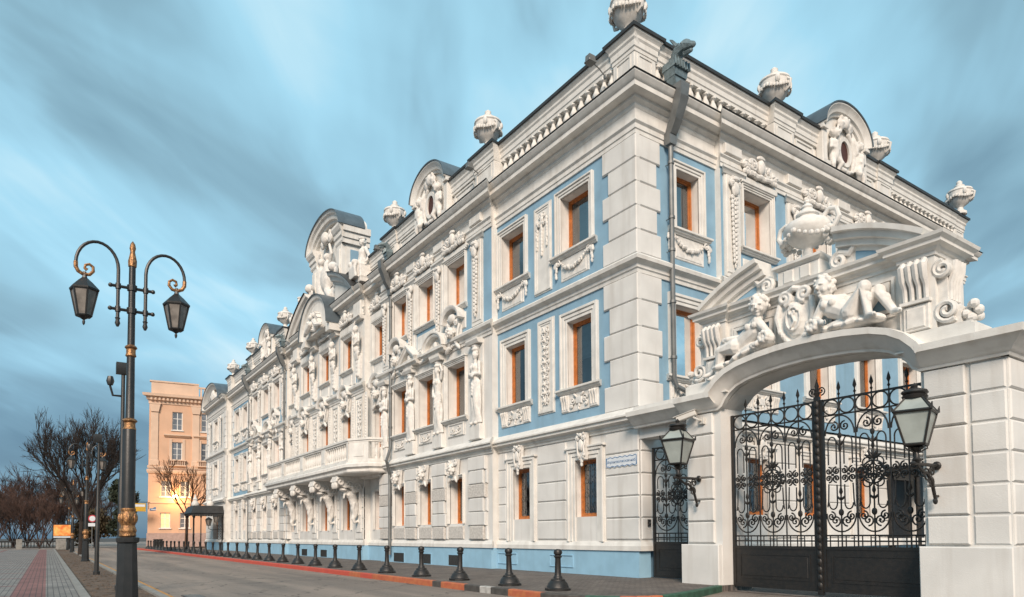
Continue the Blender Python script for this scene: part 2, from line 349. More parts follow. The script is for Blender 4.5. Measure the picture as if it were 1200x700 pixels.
# ------------------------------------------------------------------ ground, road, pavements
def structure(mb, name, m, label=None, smooth=0): return tag(mb.build(name, m, smooth=smooth), kind='structure')
def slab(x0, x1, y0, y1, z0, z1): m = MB(); m.box(x0, x1, z0, z1, -y1, -y0); return m
g = MB(); g.add([(-2500, -2500, -.165), (2500, -2500, -.165), (2500, 2500, -.165), (-2500, 2500, -.165)], [(0, 1, 2, 3)])
structure(g, 'ground', mat('dark_earth', (.075, .066, .058), .95, .25, .05, .4, 3))
def road():
    m = MB(); xs = [-260, -95, -84, -70, 60]
    m.add([(-260, -34, -.15), (60, -34, -.15), (60, 40, -.15), (-260, 40, -.15)], [(0, 1, 2, 3)])
    return structure(m, 'road', ASPH)
road()
K = -5.35                                    # kerb line on the mansion side
def kerb_path():
    pts = [(-80, K), (2.3, K)]
    for i in range(1, 9):
        t = PI/2*i/8; pts.append((2.3+2.1*math.sin(t), K+1.5-1.5*math.cos(t)))
    pts += [(4.3, -3.3), (3.95, -2.2), (3.62, -1.35), (3.34, -.66)]
    return pts
kp = kerb_path()
m = MB(); poly = [(x, y) for x, y in kp]+[(3.3, .6), (-80, .6)]
n = len(poly); m.add([(x, y, 0) for x, y in poly]+[(x, y, -.15) for x, y in poly], [tuple(range(n))]+[(i, (i+1) % n, (i+1) % n+n, i+n) for i in range(n)])
structure(m, 'pavement', SETT)
def kerb():
    # one strip of painted kerb stones, in lengths of colour; the far red includes light-trail glow
    P = [Vector(p) for p in kp]; m = MB(); s = 0
    dense = []
    for i in range(len(P)-1):
        L = (P[i+1]-P[i]).length; k = max(1, int(L/.25))
        dense += [P[i].lerp(P[i+1], j/k) for j in range(k)]
    dense.append(P[-1])
    for i in range(len(dense)-1):
        a, b = dense[i], dense[i+1]; t = (b-a).normalized(); nn = Vector((t.y, -t.x)); x = (a.x+b.x)/2; y = (a.y+b.y)/2
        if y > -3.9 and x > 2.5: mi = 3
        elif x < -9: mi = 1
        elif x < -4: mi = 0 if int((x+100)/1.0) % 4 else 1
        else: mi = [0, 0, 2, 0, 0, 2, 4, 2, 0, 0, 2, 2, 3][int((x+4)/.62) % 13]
        a2, b2 = a+nn*.03, b+nn*.03; a3, b3 = a-nn*.13, b-nn*.13
        top = .012
        if y > -3.0 and x > 2.5: top = .012
        vs = [(a2.x, a2.y, -.16), (b2.x, b2.y, -.16), (b2.x, b2.y, top-.02), (a2.x, a2.y, top-.02), (a2.x-nn.x*.02, a2.y-nn.y*.02, top), (b2.x-nn.x*.02, b2.y-nn.y*.02, top), (b3.x, b3.y, top), (a3.x, a3.y, top), (a3.x, a3.y, -.02), (b3.x, b3.y, -.02)]
        m.add(vs, [(0, 1, 2, 3), (3, 2, 5, 4), (4, 5, 6, 7), (7, 6, 9, 8)], mi)
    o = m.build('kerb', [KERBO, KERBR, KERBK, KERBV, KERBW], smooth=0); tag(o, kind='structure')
kerb()
structure(slab(-82, 40, -13.45, -12.22, -.15, -.05), 'planting_strip', SOIL)
structure(slab(-82, 40, -12.22, -12.06, -.16, .0), 'kerb', KERBG)
structure(slab(-82, 40, -13.62, -13.45, -.16, .02), 'kerb', KERBG)
m = MB(); m.add([(-76, -45, .0), (40, -45, .0), (40, -13.62, .0), (-76, -13.62, .0)], [(0, 1, 2, 3)])
m.add([(-76, -45, -.15), (-76, -45, .0), (-76, -13.62, 0), (-76, -13.62, -.15)], [(0, 1, 2, 3)])
structure(m, 'promenade', PAVER)
m = MB(); m.add([(-70, -11.92, -.144), (40, -11.92, -.144), (40, -11.74, -.144), (-70, -11.74, -.144)], [(0, 1, 2, 3)])
structure(m, 'road_marking', YEL)
# courtyard driveway behind the gate
m = MB(); m.add([(3.2, -.4, -.142), (30, -.4, -.142), (30, 30, -.142), (-.2, 30, -.142), (-.2, .4, -.142), (3.2, .4, -.142)], [(0, 1, 2, 3, 4, 5)])
structure(m, 'driveway', SETT)
# clods and dead leaves on the planting strip
m = MB(); rnd = random.Random(3)
for i in range(900):
    x = 3-55*rnd.random()**2; y = -13.35+1.05*rnd.random(); r = rnd.uniform(.015, .05)
    m.ell((x, y, -.05), (r, r*rnd.uniform(.6, 1.3), r*.5), 5, 3)
tag(m.build('soil_clods', SOIL, smooth=0), kind='stuff', label='loose clods of brown soil scattered over the planting strip', cat='soil')

exec_parts = []

# ------------------------------------------------------------------ the mansion
mansion = thing('mansion', 'ornate three storey white and pale blue mansion with caryatids and a long balcony', 'mansion', (0, 0, 0))
CACHE = {}
def cached(key, fn):
    if key not in CACHE: CACHE[key] = fn()
    return CACHE[key]
def ring(mb, a0, a1, z0, z1, w, o0, o1, mi=0, bottom=True):
    mb.box(a0-w, a0, z0-(w if bottom else 0), z1+w, o0, o1, mi); mb.box(a1, a1+w, z0-(w if bottom else 0), z1+w, o0, o1, mi)
    mb.box(a0, a1, z1, z1+w, o0, o1, mi)
    if bottom: mb.box(a0, a1, z0-w, z0, o0, o1, mi)
def frame_mesh(w, h, rd):
    m = MB(); h2 = w/2
    ring(m, -h2+.08, h2-.08, .08, h-.08, .08, -rd-.10, -rd)
    ring(m, -h2+.125, h2-.125, .125, h-.125, .045, -rd-.085, -rd-.025)
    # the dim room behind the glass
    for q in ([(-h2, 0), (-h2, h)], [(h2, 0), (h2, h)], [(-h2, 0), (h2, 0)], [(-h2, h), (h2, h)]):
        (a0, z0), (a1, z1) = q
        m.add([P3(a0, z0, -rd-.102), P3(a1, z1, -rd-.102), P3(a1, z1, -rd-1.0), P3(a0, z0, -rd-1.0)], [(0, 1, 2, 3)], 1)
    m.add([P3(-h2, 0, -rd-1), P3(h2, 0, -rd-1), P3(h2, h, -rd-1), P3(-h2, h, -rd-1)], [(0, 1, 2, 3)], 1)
    return m.mesh('window_frame', [WOOD, DARKROOM], 0)
def pane_mesh(w, h, rd):
    m = MB(); m.add([P3(-w/2+.12, .12, -rd-.055), P3(w/2-.12, .12, -rd-.055), P3(w/2-.12, h-.12, -rd-.055), P3(-w/2+.12, h-.12, -rd-.055)], [(0, 1, 2, 3)]); return m.mesh('pane', GLASS, 0)
def curtain_mesh(w, h, rd, kind=0):
    m = MB()
    if kind == 2: m.add([P3(-w/2+.08, h*.45, -rd-.2), P3(w/2-.08, h*.45, -rd-.2), P3(w/2-.08, h-.05, -rd-.2), P3(-w/2+.08, h-.05, -rd-.2)], [(0, 1, 2, 3)])
    spans = [((-w/2+.08, -w/2+.08+w*.27), (w/2-.08-w*.24, w/2-.08)), ((-w/2+.08, -w/2+.08+w*.16), (w/2-.08-w*.48, w/2-.08)), (), ((-w/2+.08, -w/2+.08+w*.12), (w/2-.08-w*.10, w/2-.08))][kind]
    for a0, a1 in spans:
        n = 22; v = []
        for i in range(n+1):
            a = a0+(a1-a0)*i/n; o = -rd-.22+.022*math.sin(i*2.1)
            v += [P3(a, .05, o), P3(a, h-.05, o)]
        m.add(v, [(2*i, 2*i+2, 2*i+3, 2*i+1) for i in range(n)])
    return m.mesh('curtain', CURT, 0)
def surround_mesh(w, h, t, down=0, ears=0):
    m = MB(); h2 = w/2
    steps = [(0, t*.34, .045), (t*.34, t*.72, .075), (t*.72, t, .115)]
    for i, (x0, x1, o) in enumerate(steps):
        z0 = -down
        m.cbox(-h2-x1, -h2-x0, z0, h+x1, -.02, o, .012); m.cbox(h2+x0, h2+x1, z0, h+x1, -.02, o, .012)
        m.cbox(-h2-x0, h2+x0, h+x0, h+x1, -.02, o, .012)
    if ears:
        m.cbox(-h2-t-ears, h2+t+ears, h+t, h+t+.07, -.02, .15, .015)
    return m.mesh('surround', TRIM, 0)
SILLP = [(-.02, 0), (.07, 0), (.09, .03), (.13, .05), (.15, .10), (.20, .11), (.20, .17), (.17, .18), (-.02, .19)]
def sill_mesh(w, ext=.34):
    m = MB(); m.extrude(SILLP, -w/2-ext, w/2+ext, .5, .5, 0, -.19); m.box(-w/2, w/2, -.05, .004, -.5, .0); return m.mesh('sill', TRIM, 0)
def swag(m, a0, a1, z, dip, o, r=.05, n=11, rnd=random.Random(5)):
    for i in range(n+1):
        t = i/n; a = a0+(a1-a0)*t; zz = z-dip*4*t*(1-t); k = r*(.7+.9*4*t*(1-t)*.6)
        for j in range(2): m.ell(P3(a+rnd.uniform(-.02, .02), zz+rnd.uniform(-.03, .03), o+rnd.uniform(0, .03)), k*rnd.uniform(.8, 1.15), 6, 4)
def drop(m, a, z0, z1, o, r=.045, n=6, rnd=random.Random(9)):
    for i in range(n):
        t = i/(n-1) if n > 1 else 0
        m.ell(P3(a+rnd.uniform(-.02, .02), z0+(z1-z0)*t, o), (r*(1.15-.6*t)*rnd.uniform(.8, 1.2), r*.8, r*1.2), 6, 4)
def cscroll(m, a, z, r, o, hand=1, ang=0, tr=.028, turns=1.4, seg=5):
    pts = spiral(a, z, r, r*.12, ang, turns, o, 16, hand); m.tube(pts, [tr*(1-.5*i/16) for i in range(17)], seg); m.ell(pts[-1], tr*1.5, 6, 4)
def leaf(m, a, z, o, L, w, ang, tilt=.3):
    rot = Matrix.Rotation(-ang, 3, 'Y')
    m.ell(P3(a+math.cos(ang)*L*.5, z+math.sin(ang)*L*.5, o), (L*.55, w*.5, w*.5), 6, 5, rot)
def apron3():
    m = MB(); m.cbox(-.72, .72, -.95, -.19, -.02, .03, .02); m.cbox(-.6, .6, -.9, -.52, -.01, .05, .02)
    swag(m, -.62, .62, -.36, .26, .09, .055, 13)
    for s in (-1, 1):
        for k in range(3): m.ell(P3(s*(.86+.05*k), -.30-.03*k, .08), (.07, .07, .09), 6, 4)
        drop(m, s*.92, -.30, -.72, .07, .07, 5)
        cscroll(m, s*.78, -.30, .11, .09, s, PI/2)
    return m.mesh('apron', ORN)
def apron2():
    m = MB(); m.box(-.92, .92, -.80, -.19, -.02, .03)
    for s in (-1, 1):
        m.cbox(s*.72-.19, s*.72+.19, -.78, -.22, 0, .07, .02)
        for k in range(3):
            a = s*.72+(k-1)*.115
            m.tube([P3(a, -.70, .07), P3(a, -.42, .085), P3(a, -.30, .13)], [.028, .045, .05], 6); m.ell(P3(a, -.29, .11), (.05, .07, .06), 6, 4)
    for s in (-1, 1):
        cscroll(m, s*.30, -.46, .13, .07, s, 0); cscroll(m, s*.36, -.62, .09, .07, -s, PI/2); leaf(m, s*.10, -.36, .07, .2, .09, PI/2-s*.9)
    m.cbox(-.16, .16, -.60, -.34, .02, .08, .03); drop(m, 0, -.64, -.74, .07, .05, 2)
    return m.mesh('apron', ORN)
def apron_box():
    m = MB(); m.box(-.72, .72, -.78, -.19, -.02, .025); ring(m, -.58, .58, -.70, -.28, .05, .02, .06)
    for s in (-1, 1): cscroll(m, s*.26, -.46, .12, .06, s, 0, .022); leaf(m, s*.1, -.5, .06, .15, .08, -PI/2+s*.7)
    swag(m, -.4, .4, -.6, .05, .06, .035, 9)
    return m.mesh('apron', ORN)
def cartouche_key():
    m = MB(); m.prism([(-.17, 0), (.17, 0), (.24, .85), (-.24, .85)], .0, .12)
    for s in (-1, 1):
        cscroll(m, s*.16, .72, .12, .16, s, PI/2, .04); cscroll(m, s*.14, .14, .08, .15, -s, -PI/2, .03)
        m.tube([P3(s*.2, .62, .14), P3(s*.15, .4, .17), P3(s*.15, .2, .15)], .035, 5)
    m.ell(P3(0, .46, .15), (.12, .07, .2), 8, 6); m.ell(P3(0, .78, .18), (.1, .06, .07), 7, 5)
    drop(m, 0, .08, -.14, .1, .07, 3)
    return m.mesh('keystone', ORN)
def grille_mesh(w, h, rd):
    m = MB(); h2 = w/2-.1; k = h-.2; o = -rd+.02
    for a in (-h2*.45, 0, h2*.45): m.tube([P3(a, .1, o), P3(a, h-.1, o)], .008, 4)
    for zc in (.3, .75, 1.2, 1.6):
        for s in (-1, 1):
            m.tube(spiral(s*h2*.5, zc, .17, .03, PI/2, 1.3, o, 14, s), .008, 4)
    return m.mesh('grille', IRON)
HOLES = {}
def window(parent, a, z, w, h, o=0, rd=.38, kind='plain', rz=0, lab=None):
    """z = bottom of the opening; o = wall face"""
    loc = Vector(P3(a, z, o)) if rz == 0 else Vector((o, a, z))
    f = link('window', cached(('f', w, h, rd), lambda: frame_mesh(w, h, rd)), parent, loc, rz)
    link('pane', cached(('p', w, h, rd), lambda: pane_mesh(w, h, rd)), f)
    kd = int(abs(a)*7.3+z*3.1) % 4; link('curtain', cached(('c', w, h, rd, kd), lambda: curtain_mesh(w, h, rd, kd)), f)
    if kind == 'third':
        link('surround', cached(('s3', w, h), lambda: surround_mesh(w, h, .25)), f); link('sill', cached(('sl', w, .38), lambda: sill_mesh(w, .38)), f); link('apron', cached('a3', apron3), f)
    elif kind == 'second':
        link('surround', cached(('s2', w, h), lambda: surround_mesh(w, h, .33)), f); link('sill', cached(('sl', w, .42), lambda: sill_mesh(w, .42)), f); link('apron', cached('a2', apron2), f)
    elif kind == 'ground':
        link('surround', cached(('s1', w, h), lambda: surround_mesh(w, h, .36, h and .80, .08)), f)
        k = link('keystone', cached('key', cartouche_key), f, P3(0, h-.02, .07)); link('grille', cached(('g', w, h, rd), lambda: grille_mesh(w, h, rd)), f)
    elif kind == 'ressaut':
        link('surround', cached(('sr', w, h), lambda: surround_mesh(w, h, .17, 0, .05)), f); link('sill', cached(('sl', w, .2), lambda: sill_mesh(w, .2)), f)
    elif kind == 'apronbox':
        link('surround', cached(('sr2', w, h), lambda: surround_mesh(w, h, .17, 0, .04)), f); link('sill', cached(('sl', w, .2), lambda: sill_mesh(w, .2)), f); link('apron', cached('ab', apron_box), f)
    elif kind == 'narrow':
        link('surround', cached(('sn', w, h), lambda: surround_mesh(w, h, .12)), f)
    return f
def wall(name, a0, a1, z0, z1, o, holes, m, rz=0, depth=.6):
    """a wall face with real openings (a0,a1,z0,z1) and white reveals"""
    A = sorted({a0, a1, *[q for h in holes for q in h[:2]]}); Z = sorted({z0, z1, *[q for h in holes for q in h[2:]]})
    b = MB()
    for i in range(len(A)-1):
        for j in range(len(Z)-1):
            ca, cz = (A[i]+A[i+1])/2, (Z[j]+Z[j+1])/2
            if any(h[0] < ca < h[1] and h[2] < cz < h[3] for h in holes): continue
            b.add([P3(A[i], Z[j], o), P3(A[i+1], Z[j], o), P3(A[i+1], Z[j+1], o), P3(A[i], Z[j+1], o)], [(0, 1, 2, 3)], 0)
    for (h0, h1, g0, g1) in holes:
        c = [(h0, g0), (h1, g0), (h1, g1), (h0, g1)]
        for i in range(4):
            (p, q), (r, s) = c[i], c[(i+1) % 4]
            b.add([P3(p, q, o), P3(r, s, o), P3(r, s, o-depth), P3(p, q, o-depth)], [(0, 1, 2, 3)], 1)
    # returns of a projecting bay
    if o > .01:
        for e in (a0, a1): b.add([P3(e, z0, o), P3(e, z1, o), P3(e, z1, -.3), P3(e, z0, -.3)], [(0, 1, 2, 3)], 1 if name == 'wall' else 0)
    return b.build('wall', [m, TRIM], mansion, (0, 0, 0), rz, 0)
def part(mb, name, m, rz=0, smooth=35, loc=(0, 0, 0)): return mb.build(name, m, mansion, loc, rz, smooth)

Z1, Z2, Z3, ZE, ZC, ZP = .78, 4.76, 9.55, 13.2, 14.7, 16.4
# profiles (o, z)
P_BASE = [(-.05, 0), (.12, 0), (.12, .14), (.09, .18), (.07, .24), (.04, .27), (-.05, .27)]
P_GCOR = [(-.05, 0), (.05, 0), (.05, .07), (.10, .10), (.10, .16), (.17, .20), (.27, .22), (.27, .30), (.34, .33), (.34, .38), (.08, .60), (-.05, .62)]
P_STR = [(-.05, 0), (.05, 0), (.06, .10), (.10, .13), (.10, .22), (.16, .28), (.26, .32), (.28, .42), (.25, .45), (.06, .58), (-.05, .58)]
P_ARC = [(-.05, 0), (.05, 0), (.05, .12), (.08, .14), (.08, .28), (.14, .34), (.14, .38), (.03, .42), (-.05, .42)]
P_COR = [(-.05, 0), (.04, 0), (.08, .06), (.08, .12), (.16, .18), (.20, .20), (.20, .28), (.46, .31), (.46, .46), (.50, .48), (.54, .53), (.60, .62), (.60, .66), (-.05, .74)]
P_EDGE = [(-.05, 0), (.63, -.075), (.64, -.06), (-.05, .025)]
P_PBASE = [(-.25, 0), (.12, 0), (.12, .22), (.08, .27), (.08, .3), (-.25, .3)]
P_COPE = [(-.32, 0), (.02, 0), (.02, .10), (.05, .13), (.05, .30), (.09, .36), (.09, .44), (.13, .50), (.16, .53), (.16, .62), (-.32, .64)]
P_CEDGE = [(-.36, 0), (.22, -.045), (.23, .05), (-.36, .10)]
def run(segs, prof, z, name, m, rz=0, corner_right=True, corner_left=False):
    b = MB()
    for i, (a0, a1, o) in enumerate(segs):     # a0 < a1
        b.extrude(prof, a0, a1, (1 if (o > .1 or (corner_left and i == len(segs)-1)) else 0), (1 if (o > .1 or (corner_right and i == 0)) else 0), o, z+(.004 if o > .1 else 0))
    return part(b, name, m, rz, 30)

RES = .27
S2c = [-10.24, -12.97, -15.68]; S2p = [-8.5, -11.6, -14.32, -17.25]
S3c = [-18.7, -22.4, -26.1, -29.8, -33.5]; S3p = [-20.55, -24.25, -27.95, -31.65]
S4c = [-37.0, -40.0, -43.2]; S4p = [-35.15, -38.5, -41.6, -44.4]
S5c = [-47.9, -50.9]
SEG = [(-7.5, 0, 0), (-17.8, -7.5, RES), (-20.0, -17.8, 0), (-32.2, -20.0, .35), (-34.6, -32.2, 0), (-45.3, -34.6, RES), (-53.3, -45.3, 0), (-62.3, -53.3, .5)]
SIDE = [(18.2, 21.9, 0), (3.6, 18.2, .22), (0, 3.6, 0)]
DB = [2.22, 5.5, 9.0, 12.4, 15.8, 19.8]

# plinth, base moulding, bands, cornice
b = MB()
for a0, a1, o in SEG: b.box(a0, a1, -.2, Z1, -.4, o+.07)
part(b, 'plinth', PBLUE, 0, 0)
b = MB(); b.box(.6, 21.9, -.2, Z1+.003, -.4, .06); part(b, 'plinth', PBLUE, PI/2, 0)
for a in (-3.6, -6.8): b = MB(); ring(b, a-.6, a+.6, .22, .58, .02, .06, .10); part(b, 'plinth_panel', PBLUE, 0, 0)
for a in (-10.24, -12.97, -15.68, -26.1, -29.8):
    k = MB(); o = RES+.07 if a > -20 else .42
    ring(k, a-.58, a+.58, .02, .46, .03, o-.02, o+.015)
    fr = part(k, 'cellar_grate', PBLUE, 0, 0)
    k = MB(); k.box(a-.57, a+.57, .03, .45, o-.02, o+.004); k.build('recess', DARKROOM, fr, smooth=0)
    k = MB()
    for i in range(9): k.tube([P3(a-.52+.13*i, .03, o+.012), P3(a-.52+.13*i, .45, o+.012)], .012, 4)
    k.build('bars', IRON, fr)
for segs, rz, cl in ((SEG, 0, False), (SIDE, PI/2, True)):
    cr = rz == 0
    ss = segs if rz == 0 else [(a0, a1, o) for a0, a1, o in segs]
    def runs(prof, z, name, m):
        bb = MB()
        for (a0, a1, o) in ss:
            ml = 1 if (o > .1 or (rz and abs(a0) < .01)) else 0
            mr = 1 if (o > .1 or (not rz and abs(a1) < .01) or (rz and a1 > 21)) else 0
            bb.extrude(prof, a0, a1, ml, mr, o, z+(.004 if o > .1 else 0))
        part(bb, name, m, rz, 30)
    runs(P_BASE, Z1, 'base_moulding', TRIM)
    if rz == 0: runs(P_GCOR, 4.40, 'ground_floor_cornice', TRIM)
    else:
        bb = MB(); bb.extrude(P_GCOR, .62, 21.9, 0, 0, 0, 4.40); part(bb, 'ground_floor_cornice', TRIM, rz, 30)
    runs(P_STR, 9.0, 'string_course', TRIM)
    runs(P_ARC, ZE, 'architrave', TRIM)
    runs([(-.05, 0), (.03, 0), (.03, .40), (-.05, .40)], 13.6, 'frieze', TRIM)
    runs(P_COR, 13.98, 'cornice', TRIM)
    runs(P_EDGE, 14.72, 'cornice_flashing', ROOFM)
# walls
def hz(cs, w, z, h): return [(c-w/2, c+w/2, z, z+h) for c in cs]
S1c = [-2.66, -6.25]
for (a0, a1, o) in SEG: pass
G1 = [-2.38, -5.95]
wall('wall', -7.5, -0, Z1, Z2+.25, 0, hz(G1, 1.05, 1.84, 1.84), WHITE)
for c in G1: window(mansion, c, 1.84, 1.05, 1.84, 0, .22, 'ground')
S1lo = [-2.64, -6.28]; S1up = [-2.83, -6.45]
wall('wall', -7.5, 0, Z2+.25, Z3-.2, 0, hz(S1lo, 1.22, 6.12, 2.22), BLUE)
for c in S1lo: window(mansion, c, 6.12, 1.22, 2.22, 0, .24, 'second')
wall('wall', -7.5, 0, Z3-.2, ZE+1.2, 0, hz(S1up, 1.45, 10.74, 1.94), BLUE)
for c in S1up: window(mansion, c, 10.74, 1.45, 1.94, 0, .34, 'third')
def relief_strip(h, w, dense=1, rnd=random.Random(21)):
    """candelabra relief: mirrored scrolls and leaves up a panel, origin at the bottom centre"""
    m = MB(); z = .08; k = 0; o = .045
    m.tube([P3(0, .05, o), P3(0, h-.05, o)], .02, 5)
    while z < h-.25:
        r = w*(.20+.05*math.sin(k*1.7)); hd = 1 if k % 2 else -1
        for s in (-1, 1):
            cscroll(m, s*r*1.05, z+r, r, o, s*hd, PI/2*hd, .03*w/.6, 1.3)
            leaf(m, s*.05, z+r*1.6, o, r*1.1, r*.5, PI/2-s*.8); leaf(m, s*r*.4, z+.02, o, r*.8, r*.45, PI/2-s*1.25)
        m.ell(P3(0, z+r*.9, o+.03), (w*.09, .05, w*.11), 7, 5); z += r*2.25; k += 1
    for s in (-1, 1): m.ell(P3(s*w*.12, h-.12, o), (w*.1, .04, .09), 7, 5)
    return m
def panel(a, z0, z1, w, o, kind, rz=0):
    loc = P3(a, z0, o) if rz == 0 else (o, a, z0)
    def mk():
        m = MB(); h = z1-z0; m.box(-w/2, w/2, 0, h, -.02, .03); ring(m, -w/2+.12, w/2-.12, .12, h-.12, .07, .03, .075); ring(m, -w/2+.19, w/2-.19, .19, h-.19, .07, .03, .05)
        return m.mesh('relief_panel', TRIM, 0)
    p = link('relief_panel', cached(('pn', z1-z0, w), mk), mansion, loc, rz)
    if kind == 'full':
        link('relief', cached(('rl', z1-z0, w), lambda: relief_strip(z1-z0-.5, w*.62).mesh('relief', ORN)), p, P3(0, .25, .02))
    elif kind == 'tassels':
        def mk2():
            m = MB(); h = z1-z0
            swag(m, -w*.28, 0, h-.62, .08, .06, .045, 6); swag(m, 0, w*.28, h-.62, .08, .06, .045, 6)
            drop(m, -w*.28, h-.55, h-1.5, .06, .06, 10); drop(m, w*.28, h-.55, h-1.5, .06, .06, 10); drop(m, 0, h-.4, h-1.75, .07, .075, 12)
            for s in (-1, 1): cscroll(m, s*.12, h-.4, .1, .06, s, PI/2)
            return m.mesh('relief', ORN)
        link('relief', cached(('ts', z1-z0, w), mk2), p)
    return p
panel(-4.56, 9.75, 12.9, 1.0, 0, 'tassels'); panel(-4.42, 5.46, 8.78, .95, 0, 'full')
panel(-49.4, 9.75, 12.9, 1.0, 0, 'tassels'); panel(-49.4, 5.46, 8.78, .95, 0, 'full')
# quoins: alternately long and short blocks up the corner, wrapped round it
def quoins(z0, z1, n, corner, sides, o=0, long_=1.42, short=1.16, name='quoin'):
    h = (z1-z0)/n
    b = MB()
    for i in range(n):
        L = long_ if i % 2 == 0 else short; za, zb = z0+i*h, z0+(i+1)*h-.012
        if 'f' in sides: b.cbox(corner-L, corner+.07, za, zb, o-.1, o+.07, .03)
        if 'b' in sides: b.cbox(corner-.07, corner+L, za, zb, o-.1, o+.07, .03)
    part(b, name, WHITE, 0, 0)
    if 's' in sides:
        b = MB()
        for i in range(n):
            L = .98 if i % 2 == 0 else .82; b.cbox(.03, L, z0+i*h+.002, z0+(i+1)*h-.014, o-.1, o+.072, .03)
        part(b, name, WHITE, PI/2, 0)
quoins(5.0, 9.0, 5, 0, 'fs'); quoins(9.58, 13.2, 5, 0, 'fs')
for c in (-53.3,): quoins(5.0, 9.0, 7, c, 'b', 0, .9, .7); quoins(9.58, 13.2, 6, c, 'b', 0, .9, .7)
quoins(5.0, 9.0, 7, -53.3, 'f', .5, .9, .7); quoins(9.58, 13.2, 6, -53.3, 'f', .5, .9, .7)
quoins(5.0, 9.0, 7, -62.3, 'b', .5, .9, .7); quoins(9.58, 13.2, 6, -62.3, 'b', .5, .9, .7)
# ground-floor rustication beside the gate: blocks between the window strips
def rust(ranges, o=0, rz=0, z0=1.10, z1=4.36, n=5, skip=()):
    h = (z1-z0)/n
    for (a0, a1) in ranges:
        b = MB()
        for i in range(n): b.cbox(a0, a1, z0+i*h+.01, z0+(i+1)*h-.01, o-.05, o+.05, .03)
        part(b, 'rustication', WHITE, rz, 0)
rust([(-1.42, -.0), (-4.95, -3.36), (-7.46, -6.93)])
rust([(-53.2, -51.9), (-50.1, -48.7), (-46.9, -45.4)])

# --- relief figures
def face(m, c, r, f=Vector((0, -1, 0)), up=Vector((0, 0, 1))):
    """nose, brow, chin, ears on a head of radius r at c looking along f"""
    c = Vector(c); f = f.normalized(); s = f.cross(up).normalized(); up = s.cross(f)
    m.tube([c+f*r*.86+up*r*.28, c+f*r*1.16-up*r*.10], [r*.11, r*.17], 6)
    for k in (-1, 1):
        m.ell(c+f*r*.80+up*r*.30+s*k*r*.36, (r*.3, r*.2, r*.1), 6, 5); m.ell(c+f*r*.62-up*r*.25+s*k*r*.42, r*.33, 6, 5)
        m.ell(c+s*k*r*.95-f*r*.05, (r*.14, r*.2, r*.26), 6, 5)
    m.ell(c+f*r*.86-up*r*.48, (r*.26, r*.16, r*.09), 6, 5); m.ell(c+f*r*.72-up*r*.78, r*.27, 6, 5)
def hand(m, p, d, side, s=.1):
    """palm, four bent fingers of different lengths, and a thumb off the side"""
    p = Vector(p); d = Vector(d).normalized(); side = Vector(side).normalized(); dn = d.cross(side).normalized()
    m.ell(p+d*s*.45, (s*.42, s*.42, s*.42), 6, 5)
    for k, L in enumerate((.72, .9, .84, .6)):
        b = p+d*s*.8+side*s*(-.36+.24*k); q = b+d*s*L*.55+dn*s*.08; e = q+d*s*L*.4+dn*s*.28
        m.tube([b, q, e], [s*.13, s*.12, s*.09], 5)
    t = p+d*s*.25-side*s*.42; m.tube([t, t+d*s*.3-side*s*.22, t+d*s*.62-side*s*.2+dn*s*.1], [s*.14, s*.13, s*.1], 5)
def curls(m, c, r, rnd, n=40, f=Vector((0, -1, 0)), kk=.24):
    c = Vector(c)
    for i in range(n):
        while True:
            v = Vector((rnd.uniform(-1, 1), rnd.uniform(-1, 1), rnd.uniform(-.5, 1))).normalized()
            if v.dot(f) < .45 or v.z > .72: break
        m.ell(c+v*r*1.0, r*kk*rnd.uniform(.8, 1.2), 6, 4)
